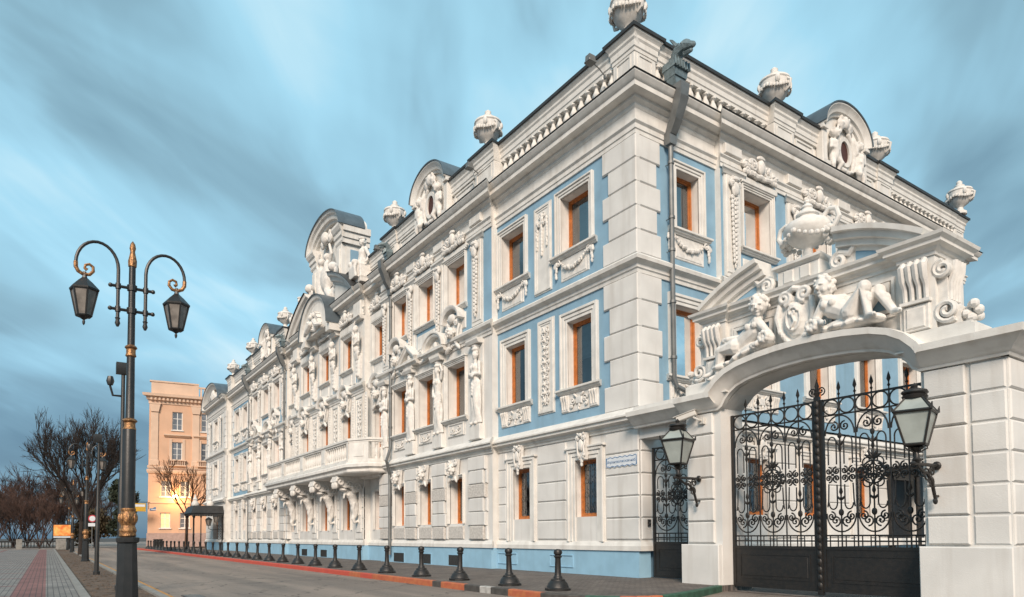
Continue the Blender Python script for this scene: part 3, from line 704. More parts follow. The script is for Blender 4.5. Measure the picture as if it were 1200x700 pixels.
def caryatid(variant):
    m = MB(); rnd = random.Random(30+variant); sg = 1 if variant != 1 else -1
    hip = Vector((.04*sg, -.26, 1.62)); ch = Vector((0, -.28, 2.18)); nk = Vector((0, -.27, 2.52)); hd = Vector((.03*sg, -.31, 2.74))
    for s, kn in ((-1, (-.13, -.30, .9)), (1, (.15, -.40, .95))):
        m.cap([hip+Vector((s*.11, 0, -.05)), kn, (s*.15+.02, -.26, .12)], [.2, .15, .13], 8)
        m.cap([(s*.14+.02, -.28, .06), (s*.17, -.46, .04)], [.08, .06], 7)
    m.cap([hip, (0, -.27, 1.86), ch], [.23, .185, .235], 9)
    for k in range(15):                                  # folds of the long robe
        an = PI*(.04+.92*k/14); a = -math.cos(an)*.30; o = .20+.16*math.sin(an)
        tw = .05*math.sin(k*1.9)
        m.tube([(a*.72+hip.x, -o*.95-.04, 1.58), (a*.95+tw, -o-.03+tw*.4, .95), (a*1.08-tw*.6, -o-.01, .45), (a*1.2+tw*.4, -o+.0, .04)], [.05, .06, .05, .075], 5)
    for k in range(4):                                   # the mantle slung across the hips
        m.tube([(-.28*sg, -.28, 1.72-.1*k), (0, -.52, 1.55-.13*k), (.26*sg, -.30, 1.28-.10*k)], [.06, .05, .045], 6)
    m.tube([(.30*sg, -.26, 1.5), (.33*sg, -.26, .9), (.30*sg, -.24, .35)], [.07, .09, .05], 6)
    m.cap([nk-Vector((0, 0, .12)), nk+Vector((0, -.02, .12))], [.1, .085], 8)
    m.ell(hd, (.145, .165, .19), 10, 8); face(m, hd, .155, Vector((.25*sg, -1, -.2)))
    curls(m, hd+Vector((0, .02, .03)), .16, rnd, 34); m.ell(hd+Vector((0, .0, .2)), (.2, .19, .09), 9, 5)
    for s in (-1, 1): m.ell(ch+Vector((s*.10, -.17, .04)), .105, 7, 6)
    sh = [ch+Vector((s*.27, .02, .20)) for s in (-1, 1)]
    if variant == 1:
        m.cap([sh[1], sh[1]+Vector((.16, -.05, .30)), Vector((.14, -.25, 3.02))], [.1, .08, .06], 7); hand(m, (.14, -.25, 3.0), (-.3, 0, 1), (0, 1, 0), .11)
        m.cap([sh[0], sh[0]+Vector((-.12, -.06, -.45)), Vector((-.12, -.52, 1.62))], [.1, .08, .06], 7); hand(m, (-.12, -.52, 1.62), (1, -.1, -.2), (0, -.2, 1), .11)
    else:
        for s, zz in ((-1, 1.86), (1, 1.95)):
            el = sh[0 if s < 0 else 1]+Vector((s*.13, -.07, -.44)); wr = Vector((-s*.08, -.55, zz))
            m.cap([sh[0 if s < 0 else 1], el, wr], [.1, .085, .06], 7); hand(m, wr, (-s, -.05, .1), (0, .2, 1), .11)
    m.tube([(0, -.2, 2.88), (0, -.2, 3.02), (0, -.2, 3.12)], [.16, .2, .27], 10)
    return sculpt(m, 'caryatid', ORN, .026, 1)
CARY = [caryatid(0), caryatid(1), caryatid(2)]
def herm():
    m = MB(); rnd = random.Random(77)
    m.prism([(-.2, 0), (.2, 0), (.26, 1.35), (-.26, 1.35)], 0, .2); m.prism([(-.16, .1), (.16, .1), (.2, 1.3), (-.2, 1.3)], .1, .28)
    for k in range(5): m.ell(P3(0, .2+.22*k, .28), (.12, .06, .1), 7, 5)
    for s in (-1, 1):
        m.tube(spiral(s*.22, 1.32, .13, .03, 0, 1.2, .28, 12, s), .045, 5)
    for k in range(7): m.tube([P3(-.24+.08*k, 1.62, .3), P3(-.2+.07*k+.03*math.sin(k), 1.3, .36), P3(-.17+.06*k, 1.0, .3)], [.06, .06, .03], 6)
    ch = Vector((0, -.32, 2.15)); m.cap([(0, -.3, 1.55), (0, -.3, 1.85), ch], [.21, .18, .24], 9)
    m.cap([(0, -.32, 2.36), (.02, -.36, 2.52)], [.1, .09], 8); hd = Vector((.05, -.42, 2.66)); m.ell(hd, (.145, .16, .19), 10, 8); face(m, hd, .155, Vector((.2, -1, -.35))); curls(m, hd+Vector((0, .02, .03)), .16, rnd, 30)
    for s in (-1, 1): m.ell(ch+Vector((s*.1, -.16, .03)), .1, 7, 6)
    m.cap([ch+Vector((-.27, .02, .2)), (-.46, -.34, 2.62), (-.16, -.36, 3.02)], [.1, .085, .06], 7); hand(m, (-.16, -.36, 3.0), (.6, 0, .8), (0, 1, 0), .12)
    m.cap([ch+Vector((.27, .02, .2)), (.42, -.36, 1.95), (.12, -.55, 1.78)], [.1, .085, .06], 7); hand(m, (.12, -.55, 1.78), (-1, 0, .1), (0, 0, 1), .12)
    return sculpt(m, 'herm', ORN, .028, 1)
HERM = herm()
def atlas():
    m = MB(); rnd = random.Random(78)
    # a bearded figure bent under the console, ending in a tapering scrolled tail
    m.tube([(0, -.10, .15), (0, -.34, .05), (0, -.42, .28), (0, -.30, .6), (0, -.28, 1.0), (0, -.34, 1.3)], [.09, .1, .14, .2, .26, .3], 9)
    for k in range(7): m.tube([(-.27+.09*k, -.42-.06*math.sin(PI*k/6), 1.35), (-.2+.066*k, -.48-.05*math.sin(PI*k/6), .95), (-.12+.04*k, -.40, .45)], [.07, .06, .03], 6)
    ch = Vector((0, -.55, 1.85)); m.cap([(0, -.36, 1.3), (0, -.44, 1.6), ch], [.29, .28, .33], 9)
    for s in (-1, 1): m.ell(ch+Vector((s*.13, -.22, -.02)), (.15, .12, .12), 7, 6); m.ell((s*.08, -.66, 1.55), (.09, .06, .1), 7, 5)
    hd = Vector((0, -.88, 2.02)); m.cap([ch+Vector((0, -.1, .1)), hd], [.15, .13], 8); m.ell(hd, (.165, .18, .2), 10, 8); face(m, hd, .18, Vector((0, -1, -.6))); curls(m, hd+Vector((0, .04, .04)), .18, rnd, 34)
    for k in range(8): m.tube([hd+Vector((-.12+.035*k, -.14, -.13)), hd+Vector((-.09+.026*k, -.18, -.4-.05*math.sin(k*2.)))], [.05, .03], 5)
    for s in (-1, 1):
        m.cap([ch+Vector((s*.33, .04, .22)), ch+Vector((s*.52, -.12, .52)), (s*.22, -.62, 2.62)], [.14, .11, .08], 7); hand(m, (s*.22, -.62, 2.6), (-s*.7, -.2, .6), (0, 1, 0), .14)
        m.tube([P3(s*.34, .55, .1), P3(s*.36, 1.1, .12), P3(s*.38, 2.2, .15), P3(s*.3, 2.5, .3)], .07, 6)
    m.prism([(-.42, -.6), (.42, -.6), (.42, 2.6), (-.42, 2.6)], -.02, .09)
    return sculpt(m, 'atlas', ORN, .032, 1)
ATLAS = atlas()

def big_cartouche():
    m = MB(); hd = Vector(P3(0, .52, .26))
    m.prism([(-.3, 0), (.3, 0), (.55, .5), (.45, 1.2), (-.45, 1.2), (-.55, .5)], 0, .12)
    m.ell(hd, (.2, .18, .25), 9, 7); face(m, hd, .2); curls(m, hd, .22, random.Random(4), 24)
    for s in (-1, 1):
        cscroll(m, s*.38, .95, .2, .16, s, PI/2, .07); cscroll(m, s*.35, .2, .15, .15, -s, -PI/2, .06); leaf(m, s*.25, .05, .15, .45, .18, -PI/2+s*.9)
        m.tube([P3(s*.55, .8, .15), P3(s*.5, .5, .2), P3(s*.42, .25, .16)], .06, 5)
    m.sweep(arcpts(0, 1.0, .62, .5, PI, 0, 14), [(0, -.05), (0, .3), (.1, .36), (.16, .36), (.16, -.05)])
    m.ell(P3(0, 1.12, .2), (.3, .12, .2), 9, 6)
    return m.mesh('cartouche', ORN)
# --- the projecting three-window bays
def scroll_drop(h):
    """pilaster ornament: a volute cap with a long hanging drop"""
    m = MB()
    for s in (-1, 1): cscroll(m, s*.16, h-.22, .17, .12, s, PI/2, .06, 1.5, 6); cscroll(m, s*.12, h-.72, .11, .09, -s, -PI/2, .04, 1.3)
    m.ell(P3(0, h-.42, .12), (.17, .10, .26), 8, 6); m.ell(P3(0, h-.12, .14), (.2, .1, .1), 8, 5)
    z = h-.85; rnd = random.Random(4)
    while z > .25:
        t = (z-.2)/h
        for s in (-1, 1): m.ell(P3(s*.07*(1+t), z+rnd.uniform(-.02, .02), .09), (.075*(.6+t*.6), .05, .085), 6, 4)
        m.ell(P3(0, z-.06, .12), (.07*(.7+t*.5), .05, .075), 6, 4); z -= .15
    m.ell(P3(0, .16, .08), (.05, .04, .11), 6, 4)
    return m.mesh('scroll_drop', ORN)
def frieze_relief(w):
    m = MB(); rnd = random.Random(12)
    for s in (-1, 1):
        cscroll(m, s*w*.20, .42, .23, .13, s, PI, .07, 1.4, 6); cscroll(m, s*w*.40, .36, .18, .12, -s, 0, .06, 1.4, 6)
        for k in range(4): leaf(m, s*w*(.1+.09*k), .30+.08*math.sin(k*2), .13, .30, .16, PI/2-s*(.4+.3*k))
        for k in range(3): m.ell(P3(s*w*(.3+.07*k), .12, .13), (.1, .08, .09), 6, 5)
    m.ell(P3(0, .45, .16), (.19, .13, .27), 9, 7); m.ell(P3(0, .74, .16), (.22, .1, .1), 8, 5)
    swag(m, -w*.45, w*.45, .26, .16, .13, .075, 18)
    return m.mesh('frieze_relief', ORN)
def bay(a0, a1, cs, ps, o, rz=0, cary=True, side=False, w=1.45):
    loc = (lambda a, z, oo: P3(a, z, oo)) if rz == 0 else (lambda a, z, oo: (oo, a, z))
    d3 = .42 if a0 > -20 or side else .30
    wall('wall', a0, a1, Z3-.2, ZE+1.2, o, hz(cs, w, 10.78, 2.0), BLUE, rz)
    for c in cs: window(mansion, c, 10.78, w, 2.0, o, d3, 'ressaut', rz)
    wall('wall', a0, a1, Z2+.25, Z3-.2, o, hz(cs, w if not side else 1.25, 6.15, 2.25), BLUE if side else WHITE, rz)
    for c in cs: window(mansion, c, 6.15, w if not side else 1.25, 2.25, o, d3 if not side else .3, 'apronbox' if not side else 'second', rz)
    for c in cs: link('frieze_relief', cached(('fr', 1.9), lambda: frieze_relief(1.9)), mansion, loc(c, 13.2, o+.04), rz)
    for c in cs:
        bb = MB()
        bb.cbox(c-w/2-.30, c+w/2+.30, 12.99, 13.18, o-.02, o+.13, .02); bb.cbox(c-w/2-.1, c+w/2+.1, 9.75, 10.42, o-.02, o+.05, .03)
        part(bb, 'window_hood', TRIM, rz, 0)
    for p in ps:
        bb = MB()
        k = .40; bb.box(p-k, p+k, 9.62, 13.2, o-.05, o+.06); bb.cbox(p-k+.08, p+k-.08, 9.75, 13.05, o, o+.09, .02)
        bb.extrude([(-.05, 0), (.1, 0), (.16, .1), (.2, .12), (.2, .2), (-.05, .2)], p-k, p+k, 1, 1, o, 13.0)
        bb.cbox(p-k-.02, p+k+.02, 13.66, 13.98, o-.05, o+.17, .02)
        if not side:
            bb.box(p-k, p+k, 5.0, 9.0, o-.05, o+.05); bb.cbox(p-k-.03, p+k+.03, 5.02, 5.62, o, o+.22, .03)
            bb.extrude([(-.05, 0), (.28, 0), (.31, .05), (.35, .12), (.35, .18), (-.05, .18)], p-k, p+k, .12, .12, o, 8.80)
        part(bb, 'pilaster', TRIM, rz, 0)
    for i, p in enumerate(ps):
        link('scroll_drop', cached('sd', lambda: scroll_drop(3.1)), mansion, loc(p, 9.85, o+.07), rz)
        if cary: link('caryatid', CARY[i % 3], mansion, loc(p, 5.62, o-.06), rz, (.95, .74, 1.01))
def bay_pediment(a, w, kind, o, z=9.30):
    """small pediment over a carved figure"""
    m = MB(); pr = [(0, -.05), (0, .34), (.06, .37), (.10, .36), (.14, .42), (.20, .42), (.22, .36), (.22, -.05)]
    if kind == 'arc': path = arcpts(a, z, w/2, .55, PI, 0, 18)
    else: path = [(a-w/2, z), (a, z+.55), (a+w/2, z)]
    m.sweep(path, pr, o); m.prism(path, o-.02, o+.12)
    m.extrude([(-.05, 0), (.30, 0), (.35, .08), (.42, .1), (.42, .18), (-.05, .2)], a-w/2-.12, a+w/2+.12, .3, .3, o, z-.2); m.cbox(a-.45, a+.45, z-.32, z-.2, o-.05, o+.3, .02)
    p = part(m, 'pediment', TRIM, 0, 30)
    m = MB(); rnd = random.Random(int(abs(a)*10))
    for s in (-1, 1): cscroll(m, a+s*.2, z+.14, .14, o+.16, s, PI/2, .05); leaf(m, a+s*.3, z+.06, o+.16, .3, .12, -.2 if s > 0 else PI+.2)
    m.ell(P3(a, z+.2, o+.18), (.13, .1, .18), 9, 7)
    for s in (-1, 1):
        cscroll(m, a+s*(w/2+.32), z+.12, .2, o+.12, s, PI/2, .07); swag(m, a+s*(w/2+.1), a+s*(w/2+.65), z-.1, .1, o+.1, .06, 7, rnd)
    m.build('pediment_carving', ORN, p)
def bay_ground(a0, a1, cs, ps, o):
    wall('wall', a0, a1, Z1, Z2+.25, o, hz(cs, 1.1, 1.75, 1.9), WHITE)
    for c in cs:
        f = window(mansion, c, 1.75, 1.1, 1.9, o, .36 if a0 > -20 else .25, 'narrow')
        link('keystone', cached('mask', mask_key), f, P3(0, 1.9, .06))
    b = MB(); v = MB(); n = 6; h = (4.36-1.1)/n
    for p in ps:
        b = MB(); v = MB()
        for i in range(n):
            z0 = 1.1+i*h+.008; z1 = z0+h-.016
            tgt = v if i in (0, 3) else b; k = .62 if i % 2 else .50
            if p in (ps[0], ps[-1]): k += .02
            tgt.cbox(p-k, p+k, z0, z1, o-.05, o+.14, .03); 
            if i % 2 == 0: b.cbox(p-.70, p-k-.03, z0, z1, o-.05, o+.07, .03); b.cbox(p+k+.03, p+.70, z0, z1, o-.05, o+.07, .03)
        q = part(b, 'rustication', WHITE, 0, 0); v.build('vermiculated_block', VERM, q, smooth=0)
    for c in cs: v = MB(); v.cbox(c-.62, c+.62, 1.12, 1.66, o-.03, o+.06, .03); part(v, 'vermiculated_block', VERM, 0, 0)
def mask_key():
    m = MB(); m.prism([(-.24, -.1), (.24, -.1), (.38, .74), (-.38, .74)], 0, .12)
    hd = Vector(P3(0, .34, .2)); m.ell(hd, (.2, .17, .25), 10, 8); face(m, hd, .2); curls(m, hd, .22, random.Random(8), 26)
    for s in (-1, 1): cscroll(m, s*.28, .58, .13, .16, s, PI/2, .05); leaf(m, s*.2, .05, .14, .3, .14, -PI/2+s*.5)
    return m.mesh('keystone', ORN)
for (a0, a1, cs, ps) in ((-17.8, -7.5, S2c, S2p), (-45.3, -34.6, S4c, S4p)):
    bay(a0, a1, cs, ps, RES); bay_ground(a0, a1, cs, ps, RES)
    bay_pediment(ps[1]-.1, 1.5, 'arc', RES+.02); bay_pediment(ps[2]+.05, 1.5, 'tri', RES+.02); [link('cartouche', cached('cart', big_cartouche), mansion, P3(c, 9.15, RES+.03)) for c in (cs[0], cs[2])]
# far wing with two windows a floor, then the end pavilion
wall('wall', -53.3, -45.3, Z1, Z2+.25, 0, hz(S5c, 1.05, 1.84, 1.84), WHITE)
wall('wall', -53.3, -45.3, Z2+.25, Z3-.2, 0, hz(S5c, 1.22, 6.12, 2.22), BLUE)
wall('wall', -53.3, -45.3, Z3-.2, ZE+1.2, 0, hz(S5c, 1.45, 10.74, 1.94), BLUE)
for c in S5c:
    window(mansion, c, 1.84, 1.05, 1.84, 0, .22, 'ground'); window(mansion, c, 6.12, 1.22, 2.22, 0, .24, 'second'); window(mansion, c, 10.74, 1.45, 1.94, 0, .34, 'third')
wall('wall', -62.3, -53.3, Z1, Z2+.25, .5, [(-58.9, -56.5, .8, 3.5)], WHITE)
wall('wall', -62.3, -53.3, Z2+.25, Z3-.2, .5, hz([-57.7], 1.7, 6.12, 2.3), WHITE); wall('wall', -62.3, -53.3, Z3-.2, ZE+1.2, .5, hz([-57.7], 1.6, 10.7, 2.0), WHITE)
window(mansion, -57.7, 6.12, 1.7, 2.3, .5, .3, 'second'); window(mansion, -57.7, 10.7, 1.6, 2.0, .5, .3, 'third')
b = MB(); b.box(-58.9, -56.5, -.1, 3.5, .0, .12); b.box(-57.75, -57.65, 0, 3.4, .1, .16); part(b, 'entrance_door', WOOD, 0, 0)
rust([(-56.2, -53.4), (-62.2, -59.2)], .5)
for a in (-55.2, -60.2): link('relief', cached('endrel', lambda: relief_strip(3.0, .8).mesh('relief', ORN)), mansion, P3(a, 5.6, .52)); link('scroll_drop', cached('sd', lambda: 0), mansion, P3(a, 9.85, .55))
m = MB(); pr = [(-.5, -.05), (-.5, .3), (-.36, .42), (-.2, .5), (-.08, .66), (.06, .7), (.06, -.05)]
pth = arcpts(-57.8, 14.4, 3.9, 1.95, PI, 0, 26); m.sweep(pth, pr, .5); m.prism(pth, -.3, .52); part(m, 'pavilion_pediment', TRIM, 0, 30)
m = MB(); m.sweep(pth, [(.07, -3.5), (.07, .75), (.11, .76), (.13, -3.5)], .5); part(m, 'pavilion_roof', ROOFG, 0, 30)
m = MB()
for s in (-1, 1): cscroll(m, -57.8+s*1.0, 15.0, .45, .7, s, PI/2, .13); m.cap([P3(-57.8+s*.7, 15.3, .8), P3(-57.8+s*1.7, 14.8, .8), P3(-57.8+s*2.6, 14.75, .75)], [.2, .2, .1], 7)
m.ell(P3(-57.8, 15.2, .8), (.5, .25, .7), 10, 8); part(m, 'pediment_carving', ORN)

# --- central part: five windows, herms, long balcony on bent figures, curved pediment and tall attic
CA = -26.1
def central():
    parts = [(-20.0, -17.8, 0, [S3c[0]]), (-32.2, -20.0, .35, S3c[1:4]), (-34.6, -32.2, 0, [S3c[4]])]
    for a0, a1, o, cs in parts:
        wall('wall', a0, a1, Z1, Z2+.25, o, hz(cs, 1.2, 1.6, 2.0), WHITE)
        wall('wall', a0, a1, Z2+.25, Z3-.2, o, hz(cs, 1.3, 5.1, 2.95), WHITE)
        wall('wall', a0, a1, Z3-.2, ZE+1.2, o, hz(cs, 1.4, 10.6, 1.85), WHITE)
        for c in cs:
            window(mansion, c, 1.6, 1.2, 2.0, o, .22, 'narrow'); window(mansion, c, 5.1, 1.3, 2.95, o, .26, 'narrow'); window(mansion, c, 10.6, 1.4, 1.85, o, .26, 'ressaut')
            link('cartouche', cached('cart', big_cartouche), mansion, P3(c, 8.1, o+.02)); link('frieze_relief', cached(('fr', 1.9), lambda: 0), mansion, P3(c, 13.2, o+.04))
            bb = MB(); bb.cbox(c-.62, c+.62, 9.7, 10.25, o-.02, o+.05, .03)
            for s in (-1, 1): bb.cbox(c+s*1.05-.18, c+s*1.05+.18, 9.65, 13.1, o-.02, o+.05, .02)
            bb.cbox(c-1.05, c+1.05, 12.72, 13.1, o-.02, o+.10, .03); part(bb, 'window_hood', TRIM, 0, 0)
            bb = MB()
            for s in (-1, 1): bb.box(c+s*1.30-.06, c+s*1.30+.06, 9.7, 12.9, o-.02, o+.012); bb.box(c+s*.86-.07, c+s*.86+.07, 5.2, 8.0, o-.02, o+.012)
            part(bb, 'painted_strip', BLUE, 0, 0)
    # panels between the balcony doors
    for p in [-20.55, -24.25, -27.95, -31.65]:
        o = .35
        b = MB(); b.box(p-.52, p+.52, 5.2, 8.95, o-.02, o+.04); ring(b, p-.42, p+.42, 5.35, 8.75, .08, o+.04, o+.09)
        for s in (-1, 1): b.cbox(p+s*.9-.12, p+s*.9+.12, 5.2, 8.95, o-.02, o+.06, .02)
        q = part(b, 'relief_panel', TRIM, 0, 0); link('relief', cached('cpr', lambda: relief_strip(3.2, .75).mesh('relief', ORN)), q, P3(p, 5.45, o+.03))
        for s in (-1, 1):
            k = MB(); drop(k, p+s*.9, 8.7, 5.5, o+.07, .07, 22); k.build('relief', ORN, q)
        link('herm', HERM, mansion, P3(p, 9.8, o-.02), 0, (1, .85, 1))
        b = MB(); b.cbox(p-.5, p+.5, 13.2, 13.98, o-.05, o+.24, .03); b.extrude([(-.05, 0), (.24, 0), (.3, .1), (.36, .12), (.36, .2), (-.05, .2)], p-.5, p+.5, .2, .2, o, 12.98); b.cbox(p-.55, p+.55, 4.98, 5.2, o-.05, o+.2, .02)
        for i in range(5): b.cbox(p-.55, p+.55, 1.1+i*.56, 1.63+i*.56, o-.05, o+.05, .025)
        part(b, 'pilaster', TRIM, 0, 0)
        link('atlas', ATLAS, mansion, P3(p, 1.95, o+.02), 0, (.82, .85, .82))
    for p in (-17.9, -34.4):
        b = MB()
        for i in range(5): b.cbox(p-.25, p+.1 if p > -20 else p+.25, 1.1+i*.56, 1.63+i*.56, .0, .30, .025)
        part(b, 'rustication', WHITE, 0, 0)
central()
BAL = [(.05, 0), (.085, 0), (.085, .09), (.05, .12), (.045, .16), (.085, .28), (.095, .38), (.075, .50), (.045, .62), (.04, .70), (.06, .74), (.085, .77), (.085, .86), (.05, .86)]
def baluster_mesh(h): m = MB(); m.lathe([(r, z*h/.86) for r, z in BAL], seg=8); return m.mesh('baluster', TRIM)
def balcony():
    out = [(-17.05, .02), (-17.35, 1.15), (-18.5, 1.85), (-33.7, 1.85), (-34.85, 1.15), (-35.15, .02)]   # (a, o)
    def loop(off, zz): return [P3(a+(off*.8 if i < 2 else (-off*.8 if i > 3 else 0)), zz, o+(off if i in (1, 2, 3, 4) else 0)) for i, (a, o) in enumerate(out)]
    m = MB(); lv = [(-.22, 4.42), (-.05, 4.44), (0, 4.5), (0, 4.62), (.06, 4.68), (.12, 4.72), (.12, 4.86), (.04, 4.92), (.04, 5.0)]
    v = []; n = len(out)
    for off, zz in lv: v += loop(off, zz)
    f = [(i*n+j, i*n+(j+1) % n, (i+1)*n+(j+1) % n, (i+1)*n+j) for i in range(len(lv)-1) for j in range(n)]
    f += [tuple(range(n)), tuple((len(lv)-1)*n+j for j in range(n))]
    m.add(v, f)
    bal = part(m, 'balcony', TRIM, 0, 30)
    # rail and pedestals along the outline
    rail = MB(); ped = MB(); mesh_ = baluster_mesh(.84)
    pts = [Vector((a, -o)) for a, o in out]
    def bar(p, q, z0, z1, w, mb):
        t = (q-p).normalized(); nn = Vector((-t.y, t.x))*w/2
        c = [p+nn, q+nn, q-nn, p-nn]
        mb.add([(x.x, x.y, z0) for x in c]+[(x.x, x.y, z1) for x in c], [(0, 1, 2, 3), (4, 5, 6, 7), (0, 1, 5, 4), (1, 2, 6, 5), (2, 3, 7, 6), (3, 0, 4, 7)])
    inner = [(-17.18, .02), (-17.5, 1.05), (-18.55, 1.68), (-33.65, 1.68), (-34.7, 1.05), (-35.0, .02)]
    ip = [Vector((a, -o)) for a, o in inner]
    for i in range(5):
        p, q = ip[i], ip[i+1]; t = (q-p).normalized()
        bar(p-t*.05, q+t*.05, 5.003+i*.001, 5.12+i*.001, .26, rail); bar(p-t*.06, q+t*.06, 5.97+i*.001, 6.06+i*.001, .26, rail); bar(p-t*.08, q+t*.08, 6.06+i*.001, 6.17+i*.001, .36, rail)
        if i in (1, 3): bar(p+t*.02, q-t*.02, 5.12, 5.97, .24, ped); bar(p.lerp(q, .25), p.lerp(q, .75), 5.25, 5.85, .29, ped); continue
        if i == 2: cuts = [-18.75, -21.9, -22.6, -25.75, -26.45, -29.6, -30.3, -33.45]; spans = [(cuts[2*k], cuts[2*k+1]) for k in range(4)]
        else: spans = [None]
        for sp in spans:
            if sp: s0, s1 = Vector((sp[0], p.y)), Vector((sp[1], p.y))
            else: s0, s1 = p+t*.12, q-t*.18
            L = (s1-s0).length; k = max(3, int(L/.31))
            for j in range(k):
                c = s0.lerp(s1, (j+.5)/k); link('baluster', mesh_, bal, (c.x, c.y, 5.12))
        if i == 2:
            for a in (-22.25, -26.1, -29.95): bar(Vector((a+.33, p.y)), Vector((a-.33, p.y)), 5.12, 5.97, .25, ped); bar(Vector((a+.2, p.y)), Vector((a-.2, p.y)), 5.25, 5.85, .29, ped)
            for a in (-18.65, -33.55): bar(Vector((a+.1, p.y)), Vector((a-.1, p.y)), 5.12, 5.97, .25, ped)
    rail.build('balcony_rail', TRIM, bal, smooth=0); ped.build('balcony_pedestal', TRIM, bal, smooth=0)
    def console():
        m = MB(); pr = [(-.02, 0), (.35, -.1), (.55, -.02), (.75, .10), (1.0, .08), (1.25, .20), (1.45, .34), (1.40, .58), (-.02, .58)]
        k = len(pr); w = .30
        m.add([P3(-w, z, o) for o, z in pr]+[P3(w, z, o) for o, z in pr], [(i, (i+1) % k, (i+1) % k+k, i+k) for i in range(k)]+[tuple(range(k)), tuple(range(2*k-1, k-1, -1))])
        for s in (-1, 1):
            for (o, z, r) in ((1.22, .34, .22), (.72, .22, .18), (.3, .12, .2)):
                pts = [(s*.32, -(o+r*(1-.05*i)*math.cos(i*.5)), z+r*(1-.05*i)*math.sin(i*.5)) for i in range(17)]
                m.tube(pts, .045, 5)
        for k in range(4): m.ell(P3(-.2+.13*k, .2, 1.38), (.075, .1, .17), 6, 5)
        m.ell(P3(0, .02, .95), (.26, .2, .12), 8, 5); m.ell(P3(0, -.08, .42), (.28, .2, .12), 8, 5)
        return m.mesh('console', ORN)
    for p in [-20.55, -24.25, -27.95, -31.65]: link('console', cached('con', console), bal, P3(p, 3.72, .30), 0, (1.25, 1.05, 1.2))
    b = MB()
    b.box(-34.5, -17.6, 4.28, 4.425, -.1, .55); b.build('cornice_band', TRIM, bal, smooth=0)
balcony()
def pediment_central():
    # arched hood that breaks through the cornice, with a shell and figures
    m = MB(); pr = [(-.62, .2), (-.62, .80), (-.5, .84), (-.42, .96), (-.26, 1.0), (-.2, 1.1), (-.02, 1.16), (.02, 1.16), (.02, .2)]
    pth = arcpts(CA, 13.62, 2.55, 2.2, PI, 0, 28); m.sweep(pth, pr, .05); part(m, 'arched_hood', TRIM, 0, 30)
    m = MB(); m.prism(arcpts(CA, 13.6, 2.1, 1.8, PI, 0, 24), .2, .98+.02); m.box(CA-2.55, CA-1.9, 13.2, 13.62, .3, 1.05); m.box(CA+1.9, CA+2.55, 13.2, 13.62, .3, 1.05); part(m, 'hood_tympanum', TRIM, 0, 0)
    m = MB(); m.sweep(pth, [(.02, .2), (.02, 1.24), (.05, 1.25), (.05, .2)], .05); part(m, 'hood_flashing', ROOFG, 0, 30)
    m = MB()
    for k in range(9): an = PI*(.1+.8*k/8); m.tube([P3(CA, 13.75, 1.0), P3(CA+1.1*math.cos(an), 13.75+1.15*math.sin(an), 1.12)], [.08, .17], 6)
    for s in (-1, 1): m.cap([P3(CA+s*.35, 14.2, 1.2), P3(CA+s*.9, 13.85, 1.25), P3(CA+s*1.5, 13.75, 1.2)], [.17, .16, .08], 7); m.ell(P3(CA+s*.28, 14.6, 1.2), .17, 8, 6)
    part(m, 'pediment_carving', ORN)
    # broken segmental pediment standing on the cornice
    pr = [(-.55, -.3), (-.55, .25), (-.42, .3), (-.4, .42), (-.22, .5), (-.14, .64), (0, .70), (.04, .70), (.04, -.3)]
    Rr, cz = 9.1, 7.75
    for s in (-1, 1):
        t0 = PI/2+s*R(41); t1 = PI/2+s*R(13); pth = arcpts(CA, cz, Rr, Rr, t0, t1, 18)
        if pth[0][0] > pth[-1][0]: pth = pth[::-1]
        m = MB(); m.sweep(pth, pr, .35); m.prism(pth+[(pth[-1][0], 14.6), (pth[0][0], 14.6)], -.4, .55); part(m, 'curved_pediment', TRIM, 0, 30)
        m = MB(); m.sweep(pth, [(.04, -.3), (.04, .78), (.07, .78), (.07, -.3)], .35); part(m, 'pediment_flashing', ROOFM, 0, 30)
        k = MB(); e = pth[-1] if s > 0 else pth[0]; cscroll(k, e[0]-s*.05, e[1]+.15, .34, .62, s, PI/2, .12); k.ell(P3(e[0]-s*.1, e[1]+.42, .7), .3, 9, 7); part(k, 'pediment_carving', ORN)
    # attic
    m = MB(); c = CA-.25; hw = 2.65; zs = 19.75
    m.box(c-hw, c+hw, 14.6, zs, -1.3, .0); pth = arcpts(c, zs, hw, 1.1, PI, 0, 26); m.prism(pth, -1.3, .0)
    for s in (-1, 1):
        m.cbox(c+s*2.2-.42, c+s*2.2+.42, 14.7, 18.5, -.05, .28, .03); m.cbox(c+s*2.2-.28, c+s*2.2+.28, 15.6, 18.2, .1, .36, .03)
    prof = [(-.3, 0), (.28, 0), (.34, .1), (.34, .3), (.42, .38), (.42, .62), (.5, .70), (.60, .9), (.60, 1.05), (-.3, 1.05)]
    m.extrude(prof, c-hw, c-1.7, .6, 0, 0, 18.5); m.extrude(prof, c+1.7, c+hw, 0, .6, 0, 18.5)
    for s, x in ((1, c+hw), (-1, c-hw)):
        for (d, z0, z1) in ((.17, 18.5, 18.8), (.25, 18.8, 19.16), (.36, 19.16, 19.55)): m.box(min(x, x+s*d), max(x, x+s*d), z0, z1, -1.4, .30)
    part(m, 'attic', TRIM, 0, 0)
    ap = arcpts(c, 19.5, hw+.36, 1.55, PI, 0, 28)
    m = MB(); m.sweep(ap, [(-.62, -.1), (-.62, .2), (-.5, .25), (-.46, .38), (-.25, .42), (-.16, .54), (0, .6), (0, -.95), (-.4, -.95)], .0); part(m, 'attic_arch', TRIM, 0, 30)
    m = MB(); m.sweep(ap, [(.0, -1.0), (.0, .66), (.05, .67), (.05, -1.0)], 0); part(m, 'attic_roof', ROOFG, 0, 30)
    m = MB(); m.box(c+hw-.02, c+hw+.05, 15.8, 18.2, -1.05, -.25); part(m, 'attic_panel', BLUE, 0, 0)
